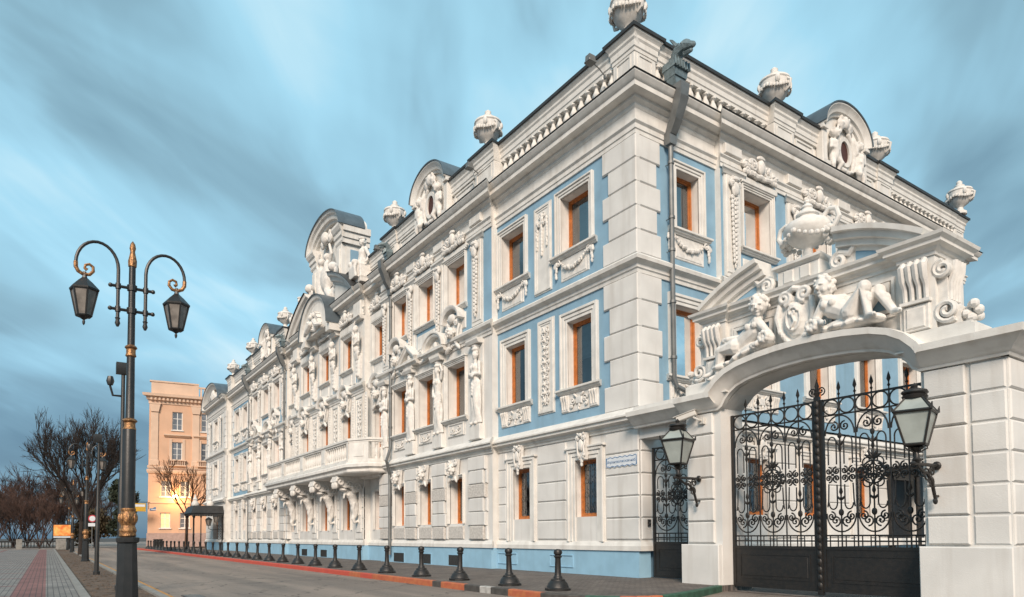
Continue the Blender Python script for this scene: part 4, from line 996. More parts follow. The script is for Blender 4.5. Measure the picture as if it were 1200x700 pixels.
    m = MB(); rnd = random.Random(2)
    hd = Vector(P3(c, 19.7, .35))
    for s in (-1, 1):
        m.cap([P3(c+s*.55, 16.0, .3), P3(c+s*.75, 16.9, .35), P3(c+s*.6, 17.8, .35)], [.3, .34, .3], 8); m.ell(P3(c+s*.5, 18.35, .4), .24, 9, 7)
        m.cap([P3(c+s*.8, 17.7, .35), P3(c+s*1.3, 18.3, .4), P3(c+s*.9, 19.0, .4)], [.14, .12, .09], 6); m.cap([P3(c+s*.7, 16.2, .4), P3(c+s*1.3, 15.7, .5), P3(c+s*1.4, 15.0, .3)], [.26, .2, .12], 7)
        cscroll(m, c+s*.7, 19.6, .4, .25, s, PI/2, .13)
    m.ell(P3(c, 17.2, .35), (.55, .25, .8), 10, 8); m.ell(hd, (.4, .25, .4), 9, 7)
    for k in range(40): m.ell(P3(c+rnd.uniform(-1.6, 1.6), rnd.uniform(14.9, 16.4), .25), rnd.uniform(.12, .24), 6, 4)
    link('attic_carving', sculpt(m, 'attic_carving', ORN, .06, 1), mansion)
pediment_central()

# --- parapet: plinth, balusters, pedestals, coping; arched dormers
def dormer_mesh():
    m = MB(); hw = 1.5; sp = 1.72
    m.prism([(-hw, 0), (hw, 0)]+arcpts(0, sp, hw, 1.0, 0, PI, 22), -1.7, .12)
    m.sweep(arcpts(0, sp, hw, 1.05, PI, 0, 24), [(-.3, .05), (-.3, .2), (-.2, .24), (-.17, .32), (-.04, .36), (.06, .46), (.12, .46), (.12, -1.2), (-.1, -1.2)])
    for s in (-1, 1):
        m.cbox(s*(hw-.05)-.26, s*(hw-.05)+.26, 0, .4, -.1, .36, .03); m.cbox(s*(hw-.12)-.16, s*(hw-.12)+.16, .4, sp-.12, 0, .26, .03); m.box(s*hw-.20 if s > 0 else s*hw-.12, s*hw+.12 if s > 0 else s*hw+.20, sp-.14, sp, -1.7, .36)
    return m.mesh('dormer', TRIM, 30)
def dormer_roof():
    m = MB(); hw = 1.5; sp = 1.72; m.sweep(arcpts(0, sp, hw, 1.05, PI-.04, .04, 24), [(.12, -1.3), (.12, .50), (.16, .51), (.16, -1.3)]); return m.mesh('dormer_roof', ROOFG, 30)
def putto_relief():
    m = MB(); rnd = random.Random(6)
    for s in (-1, 1):
        x = s*.86
        m.cap([P3(x, .55, .3), P3(x+s*.05, 1.0, .3)], [.19, .2], 8); m.ell(P3(x-s*.03, 1.42, .34), .19, 9, 7); face(m, P3(x-s*.03, 1.42, .34), .18); curls(m, P3(x-s*.03, 1.45, .34), .19, rnd, 18)
        m.cap([P3(x+s*.18, 1.12, .3), P3(x+s*.3, .8, .36), P3(x-s*.1, .75, .45)], [.09, .08, .05], 6); m.cap([P3(x-s*.16, 1.12, .32), P3(x-s*.28, 1.5, .32), P3(x-s*.36, 1.85, .26)], [.09, .08, .05], 6)
        m.cap([P3(x-s*.08, .5, .32), P3(x-s*.22, .25, .45), P3(x-s*.12, -.05, .32)], [.15, .12, .07], 7); m.cap([P3(x+s*.1, .5, .3), P3(x+s*.2, .15, .36), P3(x+s*.15, -.2, .3)], [.15, .11, .07], 7)
        cscroll(m, s*.3, 2.05, .26, .26, s, PI/2, .1); m.tube([P3(s*.5, .3, .2), P3(s*.62, .9, .22), P3(s*.5, 1.5, .2), P3(s*.25, 1.8, .22)], .09, 6)
    m.ell(P3(0, 2.12, .28), (.22, .14, .26), 8, 6); swag(m, -.5, .5, .35, .1, .2, .09, 10)
    return sculpt(m, 'dormer_carving', ORN, .035, 1)
PUTR = putto_relief()
def oval():
    m = MB(); m.sweep([(.42*math.cos(2*PI*i/24), .55*math.sin(2*PI*i/24)) for i in range(25)], [(-.03, .05), (-.03, .22), (.12, .2), (.12, .05)]); return m.mesh('oval_frame', TRIM, 30)
def oval_pane():
    m = MB(); m.prism(arcpts(0, 0, .38, .5, 0, 2*PI, 20)[:-1], .05, .135, 1); m.sweep([(.36*math.cos(2*PI*i/24), .48*math.sin(2*PI*i/24)) for i in range(25)], [(-.06, .1), (-.06, .16), (.03, .16), (.03, .1)], 0, 0); return m.mesh('oval_window', [WOOD, mat_dark_red], 0)
mat_dark_red = mat('dark_red_shutter', (.07, .02, .012), .6, .1, 4, 0)
def dormer(a, o, rz=0):
    loc = P3(a, 14.72, o) if rz == 0 else (o, a, 14.72)
    d = link('dormer', cached('dm', dormer_mesh), mansion, loc, rz)
    link('dormer_roof', cached('dr', dormer_roof), d); link('dormer_carving', PUTR, d, P3(0, .15, 0)); w = link('oval_window', cached('ov', oval_pane), d, P3(0, 1.15, .05)); link('oval_frame', cached('of', oval), d, P3(0, 1.15, .05))
def parapet(segs, rz=0):
    base = MB(); cop = MB(); edge = MB(); bal = []
    for (a0, a1, kind, o) in segs:
        e = 1 if kind == 'ped' else 0
        oo = o+(.07 if kind == 'ped' else 0); zz = (.004 if kind == 'ped' else 0)+(.003 if rz else 0)
        base.extrude(P_PBASE, a0, a1, e*.6, e*.6, oo, 14.72+zz)
        if kind != 'dormer':
            cop.extrude(P_COPE, a0, a1, e, e, oo, 15.68+zz); edge.extrude(P_CEDGE, a0, a1, e, e, oo, 16.31+zz)
        if kind == 'ped':
            base.cbox(a0+(.005 if a0 < 0 and rz else 0), a1-(.006 if a1 > 0 and not rz else 0), 15.0, 15.7, -.3, oo, .02); ring(base, a0+.2, a1-.2, 15.14, 15.58, .06, oo, oo+.025)
        elif kind == 'plain':
            base.box(a0, a1, 15.0, 15.7, -.3, o-.06)
            if a1-a0 > 1: ring(base, a0+.3, a1-.3, 15.16, 15.56, .07, o-.06, o-.02)
        elif kind == 'bal':
            base.box(a0, a1, 15.0, 15.7, -.3, o-.20); n = max(3, round((a1-a0)/.37))
            bal += [(a0+(a1-a0)*(i+.5)/n, o-.08) for i in range(n)]
    p = part(base, 'parapet', TRIM, rz, 0); c = cop.build('coping', TRIM, p, (0, 0, 0), 0, 30); edge.build('coping_flashing', ROOFM, p, (0, 0, 0), 0, 0)
    me = cached('pbal', lambda: pbal())
    for a, o in bal: link('baluster', me, p, P3(a, 15.02, o))
def pbal(): m = MB(); m.lathe([(r*1.4, z*.68/.86) for r, z in BAL], seg=9); return m.mesh('baluster', TRIM)
parapet([(-.85, .07, 'ped', 0), (-7.2, -.85, 'bal', 0), (-8.6, -7.2, 'ped', RES), (-10.6, -8.6, 'plain', RES)])
parapet([(-13.6, -10.6, 'dormer', RES), (-16.0, -13.6, 'plain', RES), (-17.3, -16.0, 'ped', RES),
         (-20.4, -17.3, 'plain', 0), (-31.8, -20.4, 'plain', .1), (-34.9, -31.8, 'plain', 0), (-36.2, -34.9, 'ped', RES), (-37.6, -36.2, 'plain', RES)])
parapet([(-40.6, -37.6, 'dormer', RES), (-44.2, -40.6, 'plain', RES), (-45.5, -44.2, 'ped', RES), (-52.4, -45.5, 'bal', 0), (-53.9, -52.4, 'ped', 0.2)])
parapet([(-.07, .85, 'ped', 0), (.85, 6.5, 'bal', 0), (6.5, 7.7, 'ped', .22), (7.7, 9.25, 'plain', .22)], PI/2)
parapet([(9.25, 12.25, 'dormer', .22), (12.25, 13.5, 'plain', .22), (13.5, 14.6, 'ped', .22), (14.6, 20.9, 'bal', .1), (20.9, 21.9, 'ped', 0)], PI/2)
dormer(-12.1, RES); dormer(-39.1, RES); dormer(10.75, .22, PI/2)
# roof and the plain rear walls
m = MB(); v = [(-53, .3, 16.0), (-.3, .3, 16.0), (-.3, 21.6, 16.0), (-53, 21.6, 16.0), (-44, 11, 18.6), (-9.5, 11, 18.6)]
m.add(v, [(0, 1, 5, 4), (1, 2, 5), (2, 3, 4, 5), (3, 0, 4)]); m.box(-62, -53, 14.6, 15.2, -21.5, -.3); part(m, 'roof', ROOFM, 0, 0)
m = MB(); m.add([(-62.3, -.5, -.2), (-62.3, 21.9, -.2), (-62.3, 21.9, 14.8), (-62.3, -.5, 14.8)], [(0, 1, 2, 3)]); m.add([(-62.3, 21.9, -.2), (0, 21.9, -.2), (0, 21.9, 16.2), (-62.3, 21.9, 16.2)], [(0, 1, 2, 3)])
part(m, 'wall', BLUE, 0, 0)

# --- the facade that turns the corner
SC = [5.5, 9.0, 12.4, 15.8]; SP = [4.12, 7.55, 10.75, 14.1, 17.6]
SG = [(3.6, 18.2)]
bay(3.6, 18.2, SC, SP, .22, PI/2, False, True)
wall('wall', 0, 3.6, Z2+.25, Z3-.2, 0, hz([2.22], 1.22, 6.12, 2.22), BLUE, PI/2); wall('wall', 0, 3.6, Z3-.2, ZE+1.2, 0, hz([2.25], 1.05, 10.74, 1.9), BLUE, PI/2)
wall('wall', 18.2, 21.9, Z2+.25, Z3-.2, 0, hz([19.9], 1.22, 6.12, 2.22), BLUE, PI/2); wall('wall', 18.2, 21.9, Z3-.2, ZE+1.2, 0, hz([19.9], 1.2, 10.74, 1.9), BLUE, PI/2)
for c in (2.22, 19.9): window(mansion, c, 6.12, 1.22, 2.22, 0, .28, 'second', PI/2)
window(mansion, 2.25, 10.74, 1.05, 1.9, 0, .28, 'third', PI/2); window(mansion, 19.9, 10.74, 1.2, 1.9, 0, .28, 'third', PI/2)
wall('wall', .0, 21.9, Z1, Z2+.25, 0, hz([2.6, 5.55, 8.75, 12.2, 18.9], 1.1, 1.9, 1.9)+[(14.4, 16.4, .8, 3.5)], WHITE, PI/2)
for c in (5.55, 8.75, 12.2, 18.9): window(mansion, c, 1.9, 1.1, 1.9, 0, .2, 'ground', PI/2)
window(mansion, 2.6, 1.9, 1.1, 1.9, 0, .2, 'ground', PI/2)
rust([(.02, 1.6), (3.6, 4.55), (6.55, 7.75), (9.75, 11.2), (13.2, 14.2), (16.6, 17.9), (19.9, 21.8)], 0, PI/2)
b = MB(); b.box(14.3, 16.5, -.15, 3.55, -.3, -.12); b.box(14.05, 14.3, -.15, 3.75, -.1, .2); b.box(16.5, 16.75, -.15, 3.75, -.1, .2); b.box(13.9, 16.9, 3.75, 3.95, -.1, 1.3); b.box(14.0, 16.8, 3.5, 3.75, 1.1, 1.28)
for a in (14.15, 16.65): b.tube([P3(a, -.15, 1.2), P3(a, 3.75, 1.2)], .07, 8)
part(b, 'porch', IRON, PI/2, 0)

# --- downpipes with cast gutter heads
def dragon_mesh():
    m = MB(); m.prism([(-.34, .2), (.34, .2), (.30, .46), (-.30, .46)], .0, .56); m.prism([(-.26, -.05), (.26, -.05), (.32, .2), (-.32, .2)], .05, .5); m.prism([(-.17, -.35), (.17, -.35), (.25, -.05), (-.25, -.05)], .1, .46)
    for k in range(6): m.tube([P3(-.33+.13*k, .47, .56), P3(-.33+.13*k, .20, .585)], .03, 5)
    m.cap([P3(0, .5, .25), P3(0, .78, .4), P3(0, .82, .72), P3(0, .70, 1.0)], [.16, .2, .19, .09], 8)
    m.cap([P3(0, .60, .66), P3(0, .56, .92)], [.09, .06], 6)
    for s in (-1, 1): m.tube([P3(s*.1, .92, .45), P3(s*.16, 1.15, .3), P3(s*.12, 1.3, .16)], [.07, .05, .015], 5); m.ell(P3(s*.16, .86, .68), .05, 6, 5)
    for k in range(4): m.prism([(-.015, .9-.06*k), (.015, .9-.06*k), (.01, 1.1-.1*k), (-.01, 1.1-.1*k)], .3-.1*k, .42-.1*k)
    return m.mesh('gutter_head', ZBLUE, 30)
def downpipe(a, o, zt, zb, rz=0, jog=None):
    """zt: height of the gutter head on the cornice"""
    t = (lambda aa, z, oo: P3(aa, z, oo)) if True else None
    m = MB(); r = .075
    m.prism([(a-.13, 13.15), (a+.13, 13.15), (a+.16, 13.3), (a+.16, 13.5), (a-.16, 13.5), (a-.16, 13.3)], o-.11, o+.11)
    pts = [(.46, zt-.3), (.44, zt-.7), (.20, zt-1.3), (.0, 13.45)]
    for i in range(3):
        (o0, z0), (o1, z1) = pts[i], pts[i+1]; w0, w1 = .19-.02*i, .17-.02*i
        m.add([P3(a-w0, z0, o+o0-.16), P3(a+w0, z0, o+o0-.16), P3(a+w0, z0, o+o0+.16), P3(a-w0, z0, o+o0+.16), P3(a-w1, z1, o+o1-.13), P3(a+w1, z1, o+o1-.13), P3(a+w1, z1, o+o1+.13), P3(a-w1, z1, o+o1+.13)], [(0, 1, 2, 3), (4, 5, 6, 7), (0, 1, 5, 4), (1, 2, 6, 5), (2, 3, 7, 6), (3, 0, 4, 7)])
    path = [P3(a, 13.3, o)]+([P3(a+q[0], q[1], o+q[2]) for q in jog] if jog else [])
    path.append(P3(a+(jog[-1][0] if jog else 0), zb, o+(jog[-1][2] if jog else 0)))
    m.tube(path, r, 9)
    p = part(m, 'downpipe', ZINC, rz, 30)
    k = MB()
    for z in (12.6, 10.9, 9.9, 8.3, 6.6):
        k.lathe([(.1, -.04), (.1, .04)], P3(a, z, o), 9); k.tube([P3(a, z, o), P3(a, z, o-.3)], .015, 5)
    k.build('pipe_clamp', ZINC, p, (0, 0, 0), 0)
    link('gutter_head', cached('dg', dragon_mesh), p, P3(a, zt, o-.02), 0, (.65, .65, .65) if rz == 0 else (.95, .95, .95))
downpipe(-16.5, .42, 15.1, .35, 0, [(0, 5.6, 0), (-.02, 5.4, .05), (.35, 4.9, .36), (.05, 4.25, .05)])
downpipe(-34.75, .40, 15.1, 5.1); downpipe(-44.9, .42, 15.1, .35)
m = MB(); m.tube([P3(-34.95, 4.35, .3), P3(-34.95, .35, .3)], .075, 9); part(m, 'downpipe', ZINC)
downpipe(1.28, .22, 15.1, 5.5, PI/2, [(0, 5.95, 0), (.1, 5.72, .02), (1.0, 5.5, .05)])

# ------------------------------------------------------------------ the gateway beside the mansion
GB = Vector((5.6, -.3, -.15))
gateway = thing('gateway', 'white stone gateway with a low arch and curved broken pediment beside the mansion', 'gateway', GB)
def gpart(mb, name, m, rz=0, smooth=0): return mb.build(name, m, gateway, -GB, rz, smooth)
GC, GW = 5.63, 2.34
half = [(-2.34, 4.33), (-2.22, 4.40), (-2.12, 4.56), (-1.98, 4.70), (-1.78, 4.82), (-1.5, 4.91), (-1.0, 4.99), (-.5, 5.03), (0, 5.045)]
arch = [(GC+a, z) for a, z in half]+[(GC-a, z) for a, z in half[-2::-1]]
def gate_pier(a0, a1, base0, base1, ob, n0=1.05):
    b = MB(); b.box(a0, a1, -.15, 4.4, -ob, .50); gpart(b, 'pier', WHITE)
    b = MB(); b.cbox(base0, base1, -.15, 1.0, -.3, .64, .02); gpart(b, 'pier_base', WHITE)
gate_pier(2.2, 3.29, 2.08, 3.27, .35)
gate_pier(7.97, 9.38, 7.9, 9.42, 2.6)
for a0, a1, oo in ((2.25, 3.08, .56), (8.03, 8.74, .57), (8.80, 9.36, .53)):
    b = MB()
    for i in range(6): b.cbox(a0, a1, 1.04+i*.55, 1.56+i*.55, .45, oo, .025)
    gpart(b, 'rustication', WHITE)
b = MB()
for i in range(6): b.cbox(-.48, 2.4, 1.03+i*.55+.01, 1.03+i*.55+.53, 9.3, 9.42, .025)
gpart(b, 'rustication', WHITE, PI/2)
b = MB(); b.box(-.02, 2.2, 4.05, 4.42, -.6, .0); b.box(.02, 2.2, 4.42, 4.95, -.5, .25)
gpart(b, 'wicket_lintel', WHITE)
b = MB(); body = [(3.292, 4.33)]+arch[1:-1]+[(7.968, 4.33), (8.15, 4.33), (8.15, 6.5), (2.95, 6.5), (2.95, 4.33)]
b.prism([(2.95, 4.38)]+[(3.292, 4.38)]+arch[2:-2]+[(7.968, 4.38), (8.15, 4.38), (8.15, 6.5), (2.95, 6.5)], -.35, .40); gpart(b, 'gable_wall', TRIM)
PG = [(0, -.1), (0, .04), (.05, .06), (.09, .12), (.15, .16), (.23, .27), (.29, .33), (.30, .36), (.43, .37), (.46, -.1)]
b = MB(); b.sweep([(2.12, 4.33)]+arch+[(8.05, 4.33)], PG, .55)
b.extrude([(o, z) for z, o in PG], 8.05, 9.40, 0, 1, .55, 4.33); b.extrude([(o, z) for z, o in PG], .02, 2.12, 0, 0, .20, 4.335)
gpart(b, 'arch_cornice', TRIM, 0, 30)
b = MB(); b.extrude([(o, z) for z, o in PG], -.55, 2.6, 1, 0, 9.40, 4.33); gpart(b, 'arch_cornice', TRIM, PI/2, 30)
b = MB(); b.box(2.3, 3.62, 4.76, 5.06, -.3, .62); b.box(2.36, 3.56, 5.06, 5.12, -.3, .56); b.box(2.30, 3.62, 4.72, 4.757, -.3, .7); gpart(b, 'gable_plinth', TRIM)
b = MB(); b.box(7.60, 8.95, 4.76, 5.03, -.3, .62); b.box(7.66, 8.88, 5.03, 5.10, -.3, .56); b.box(7.60, 9.4, 4.72, 4.757, -.3, .7); gpart(b, 'gable_plinth', TRIM)
# gable: entablature, framed blue panels, fluted corbels, side scrolls
PE = [(-.2, 0), (.03, 0), (.03, .07), (.07, .09), (.10, .14), (.20, .17), (.20, .23), (.27, .28), (.29, .34), (-.2, .37)]
b = MB(); b.extrude(PE, 3.45, 7.68, 0, 0, .40, 6.5); b.extrude(PE, 2.85, 3.5, 1, 1, .52, 6.504); b.extrude(PE, 7.63, 8.28, 1, 1, .52, 6.504)
b.box(2.85, 3.5, 5.1, 6.5, .3, .52); b.box(7.63, 8.28, 5.1, 6.5, .3, .52); gpart(b, 'gable_cornice', TRIM, 0, 30)
b = MB(); b.extrude(PE, -.52, .5, 1, 1, 8.28, 6.507); b.box(-.5, .5, 5.1, 6.51, 7.9, 8.275); gpart(b, 'gable_cornice', TRIM, PI/2, 30)
for a0, a1 in ((3.62, 4.85), (6.05, 7.5)):
    b = MB(); ring(b, a0+.16, a1-.16, 5.72, 6.2, .07, .38, .47); ring(b, a0+.06, a1-.06, 5.62, 6.3, .06, .38, .44); p = gpart(b, 'gable_panel', TRIM)
    b = MB(); b.box(a0+.16, a1-.16, 5.72, 6.2, .39, .406); b.build('panel_field', BLUE, p, smooth=0)
for a in (3.17, 7.95):
    b = MB(); b.cbox(a-.24, a+.24, 5.12, 5.62, .5, .58, .02); b.cbox(a-.17, a+.17, 5.17, 5.57, .5, .61, .02); b.box(a-.27, a+.27, 5.64, 5.70, .5, .64)
    for k in range(4):
        x = a-.19+.127*k; b.tube([P3(x, 5.72, .56), P3(x, 5.98, .58), P3(x, 6.12, .66), P3(x, 6.34, .70), P3(x, 6.44, .60)], [.045, .05, .07, .075, .06], 7)
    gpart(b, 'corbel', ORN, 0, 35)
for s, a in ((-1, 2.82), (1, 8.30)):
    b = MB()
    for oo in (.44, .50):
        b.tube(spiral(a+s*.10, 6.20, .17, .03, PI/2, 1.7, oo, 22, s), .045, 6); b.tube(spiral(a+s*.16, 5.40, .22, .04, -PI/2+s*.6, 1.6, oo, 22, -s), .05, 6)
    b.prism([(a-.05*s, 5.1), (a+s*.36, 5.1), (a+s*.36, 5.45), (a+s*.15, 5.62), (a+s*.15, 6.38), (a-.05*s, 6.38)], -.25, .42)
    for k in range(4): b.tube([P3(a+s*.16, 5.62, .02+k*.11), P3(a+s*.17, 5.95, .02+k*.11), P3(a+s*.24, 6.15, .02+k*.11), P3(a+s*.27, 6.34, .02+k*.11)], [.045, .05, .06, .05], 6)
    for k in range(7): an = k*.9; b.ell(P3(a+s*(.50+.09*math.cos(an)), 5.34+.13*math.sin(an), .25+.1*math.sin(an*2)), (.09, .12, .09), 7, 5)
    gpart(b, 'scroll_console', ORN, 0, 40)
# broken segmental pediment
Rr, cz = 4.9, 2.82
PA = [(-.42, -.25), (-.42, .05), (-.33, .06), (-.33, .15), (-.21, .17), (-.20, .26), (-.08, .29), (-.07, .39), (.03, .40), (.03, -.25)]
for s in (-1, 1):
    t0, t1 = PI/2-s*R(33), PI/2-s*R(10.5 if s > 0 else 11.5)
    pth = arcpts(5.55, cz, Rr, Rr, max(t0, t1), min(t0, t1), 16)
    b = MB(); b.sweep(pth, PA, .42); b.prism([(x, z-.1) for x, z in pth]+[(pth[-1][0], 6.84), (pth[0][0], 6.84)], -.05, .44); gpart(b, 'broken_pediment', TRIM, 0, 30)
    b = MB(); x0, x1 = (3.5, 4.35) if s < 0 else (6.75, 7.55)
    poly = [(x0, 6.92), (x1, 6.92), (x1, cz+math.sqrt(Rr*Rr-(x1-5.55)**2)-.42), (x0, cz+math.sqrt(Rr*Rr-(x0-5.55)**2)-.42)]; b.prism(poly, .42, .448); gpart(b, 'panel_field', BLUE)
    b = MB(); a = 5.55+s*.74; b.tube(spiral(a+s*.12, 7.02, .17, .03, PI/2, 1.6, .5, 20, s), .06, 6); b.tube([P3(a+s*.12, 7.19, .48), P3(a+s*.35, 7.12, .48), P3(a+s*.5, 7.3, .48), P3(a+s*.45, 7.5, .46)], .07, 6); b.prism([(a-.1, 6.86), (a+.1+s*.3, 6.86), (a+s*.4, 7.2), (a, 7.15)], .1, .46); gpart(b, 'scroll_console', ORN, 0, 40)
b = MB(); b.cbox(4.98, 6.0, 6.85, 7.22, -.35, .55, .02); b.cbox(5.15, 5.4, 6.9, 7.18, .5, .58, .02); b.cbox(5.55, 5.8, 6.9, 7.18, .5, .58, .02); b.extrude([(-.6, 0), (.0, 0), (.04, .04), (.09, .06), (.09, .12), (-.6, .14)], 4.98, 6.0, 1, 1, .55, 7.22); gpart(b, 'urn_pedestal', TRIM)
# shield-shaped cartouche between the two reclining figures
m = MB(); c, z = 5.47, 5.42
m.prism([(c-.22, z), (c+.22, z), (c+.40, z+.45), (c+.40, z+.85), (c+.22, z+1.12), (c-.22, z+1.12), (c-.40, z+.85), (c-.40, z+.45)], .4, .62)
m.ell(P3(c, z+.58, .64), (.26, .12, .4), 10, 7); m.tube([P3(c+.17*math.cos(t*.42), z+.6+.28*math.sin(t*.42), .74) for t in range(16)], .03, 5); m.tube(spiral(c, z+.72, .12, .03, 0, 1.2, .77, 12), .025, 5); m.tube([P3(c-.02, z+.7, .77), P3(c+.06, z+.5, .78), P3(c-.04, z+.38, .77)], .03, 5)
for s in (-1, 1):
    m.tube(spiral(c+s*.24, z+1.1, .17, .03, -PI/2, 1.6, .66, 18, -s), .06, 6); m.tube([P3(c+s*.38, z+1.0, .62), P3(c+s*.44, z+.7, .66), P3(c+s*.38, z+.4, .62), P3(c+s*.2, z+.12, .62)], .07, 6)
    for k in range(9): m.ell(P3(c+s*(.40-.035*k), z+.42-.05*k, .62+.03*(k % 2)), .07, 6, 5)
m.tube([P3(c-.2, z+1.2, .62), P3(c, z+1.27, .68), P3(c+.2, z+1.2, .62)], .08, 6)
link('cartouche', sculpt(m, 'cartouche', ORN, .015, 0), gateway, -GB)

def recliner(kind):
    """a reclining child figure carved in the round; x along the wall, y<0 outward"""
    m = MB(); rnd = random.Random(50+kind)
    if kind == 1:      # leaning on an elbow at the left, knees drawn up to the right
        hip, ch, nk, hd = Vector((.52, -.12, .24)), Vector((.14, -.14, .46)), Vector((.03, -.16, .67)), Vector((.0, -.22, .89)); fd = Vector((-.15, -1, -.25))
        legs = [[hip+Vector((.05, -.12, 0)), (.90, -.30, .62), (.98, -.32, .08)], [hip+Vector((.1, .06, .02)), (1.06, -.08, .54), (1.38, -.16, .08)]]
        arms = [[ch+Vector((-.10, -.10, .14)), (-.16, -.26, .28), (.06, -.42, .14)], [ch+Vector((.16, .10, .14)), (.48, .06, .50), (.74, -.12, .50)]]; hd_dir = [(1, -.4, -.2), (1, -.3, -.1)]
    else:              # turned the other way, legs stretched down along the curve of the arch
        hip, ch, nk, hd = Vector((-.55, -.12, .14)), Vector((-.10, -.14, .42)), Vector((.02, -.16, .66)), Vector((.06, -.24, .88)); fd = Vector((.35, -1, -.45))
        legs = [[hip+Vector((-.05, -.12, 0)), (-.98, -.28, .10), (-1.12, -.24, -.42)], [hip+Vector((-.05, .06, .04)), (-1.0, -.08, .30), (-1.36, -.14, -.30)]]
        arms = [[ch+Vector((.12, -.10, .14)), (.32, -.26, .22), (.12, -.42, .02)], [ch+Vector((-.16, .06, .14)), (-.48, -.10, .34), (-.82, -.22, .36)]]; hd_dir = [(-1, -.3, -.1), (-1, -.3, 0)]
    m.cap([hip, hip.lerp(ch, .45)+Vector((0, -.02, .01)), ch], [.215, .19, .21], 10)
    m.ell(hip.lerp(ch, .35)+Vector((0, -.09, .0)), (.13, .12, .12), 8, 6)
    sh = (Vector(arms[0][0])+Vector(arms[1][0]))/2
    m.cap([Vector(arms[0][0]), Vector(arms[1][0])], [.12, .12], 8)
    for L in legs:
        m.cap(L, [.19, .14, .08], 9); e = Vector(L[2]); kn = Vector(L[1]); m.ell(e.lerp(kn, .6)+Vector((.03, 0, 0)), (.095, .095, .12), 7, 6)
        f0 = Vector((.16, -.10, -.04)) if kind == 1 else Vector((-.14, -.10, -.05)); m.cap([e, e+f0], [.07, .05], 7)
        for q in range(4): m.tube([e+f0, e+f0+f0.normalized()*.055+Vector((0, -.03+.022*q, 0))], [.02, .014], 5)
    for A, d in zip(arms, hd_dir): m.cap(A, [.115, .095, .062], 8); hand(m, A[2], d, (0, 0, 1), .11)
    m.cap([sh, nk, hd-Vector((0, 0, .1))], [.1, .085, .08], 8)
    m.ell(hd, (.19, .195, .215), 12, 9); face(m, hd, .20, fd); curls(m, hd+Vector((0, .02, .03)), .20, rnd, 50, fd.normalized(), .25)
    # drapery under the figure
    ax = 1 if kind == 1 else -1
    if kind == 1: m.ell((.42, -.08, .06), (.62, .26, .15), 12, 8)
    else: m.ell((-.22, -.10, .0), (.52, .24, .15), 12, 8, Matrix.Rotation(-.2, 3, 'Y'))
    for q in (-1, 1): m.ell(ch+Vector((q*.09, -.19, .05)), (.085, .06, .075), 7, 6)
    for k in range(6):
        x = -.2*ax+ax*.25*k; dz = -.055*k if kind == 0 else 0
        m.ell((x, -.20+.03*math.sin(k*2), .03+dz), (.22, .20, .07+.02*(k % 2)), 8, 6, Matrix.Rotation(.25*math.sin(k*1.7)+(.22 if kind == 0 else 0)*-ax*-1, 3, 'Y'))
    m.ell((-.16*ax if kind else .3, -.30, .12), (.20, .16, .15), 8, 6)
    for k in range(8): m.ell((-.18*ax+.1*math.cos(k*.8) if kind else .3+.1*math.cos(k*.8), -.42, .14+.09*math.sin(k*.8)), .055, 6, 5)
    return sculpt(m, 'reclining_figure', ORN, .013, 1)
s1 = link('statue', recliner(1), None, (6.22, -.52, 5.50), 0, (1.0, 1.1, 1.08)); tag(s1, 'white child statue reclining with raised knees, right of the shield over the gate', 'statue')
s2 = link('statue', recliner(0), None, (4.58, -.52, 5.56), 0, (1.0, 1.1, 1.08)); tag(s2, 'white child statue looking down, legs stretched along the arch, left of the shield', 'statue')
def big_urn():
    m = MB()
    m.lathe([(.26, 0), (.28, .06), (.20, .1), (.11, .22), (.10, .34), (.15, .40), (.30, .46), (.46, .58), (.56, .74), (.57, .84), (.50, .95), (.36, 1.03), (.25, 1.07), (.22, 1.12), (.27, 1.15), (.27, 1.18), (.18, 1.25), (.12, 1.32), (.14, 1.36), (.10, 1.42), (.05, 1.45), (.07, 1.49), (.06, 1.53), (0, 1.56)], seg=28)
    for s in (-1, 1):
        m.tube([(s*.50, 0, .60), (s*.68, 0, .66), (s*.80, 0, .86), (s*.74, 0, 1.06), (s*.58, 0, 1.12), (s*.44, 0, 1.02), (s*.40, 0, .9)], [.09, .075, .065, .06, .06, .06, .07], 9)
        for k in range(7): an = k*.9; m.ell((s*.56+.08*math.cos(an), -.12*math.sin(an), .56+.1*math.sin(an*1.3)), .08, 7, 5)
    rnd = random.Random(3)
    for side in (-1, 1):
        for k in range(15):
            t = k/14; an = PI*t; m.ell((.60*math.cos(an), side*.60*math.sin(an)*1.0, .66-.15*math.sin(PI*((t*2) % 1))), rnd.uniform(.05, .075), 6, 5)
    return m.mesh('urn', ORN, 40)
u = link('urn', big_urn(), None, (5.5, -.13, 7.36), 0, (.92, .92, .95)); tag(u, 'large white lidded urn with looped handles on the pedestal over the gate arch', 'urn')

# roof urns and roof statues of the mansion
def roof_urn():
    m = MB(); m.lathe([(.30, 0), (.30, .10), (.16, .18), (.14, .28), (.22, .34), (.40, .44), (.52, .62), (.56, .78), (.56, .86), (.60, .90), (.58, .96), (.44, 1.0), (.30, 1.08), (.22, 1.10), (.24, 1.16), (.13, 1.22), (.14, 1.32), (.06, 1.38), (0, 1.40)], seg=22)
    rnd = random.Random(4)
    for k in range(30): an = 2*PI*k/30; m.ell((.58*math.cos(an), .58*math.sin(an), .70-.10*abs(math.sin(an*2))), rnd.uniform(.05, .08), 6, 4)
    for s in (-1, 1): m.tube([(s*.55, 0, .84), (s*.70, 0, .74), (s*.64, 0, .56), (s*.46, 0, .5)], .05, 6)
    for k in range(4): an = PI/4+PI/2*k; m.ell((.56*math.cos(an), .56*math.sin(an), .80), (.1, .1, .13), 7, 5)
    return m.mesh('urn', ORN, 40)
UM = roof_urn()
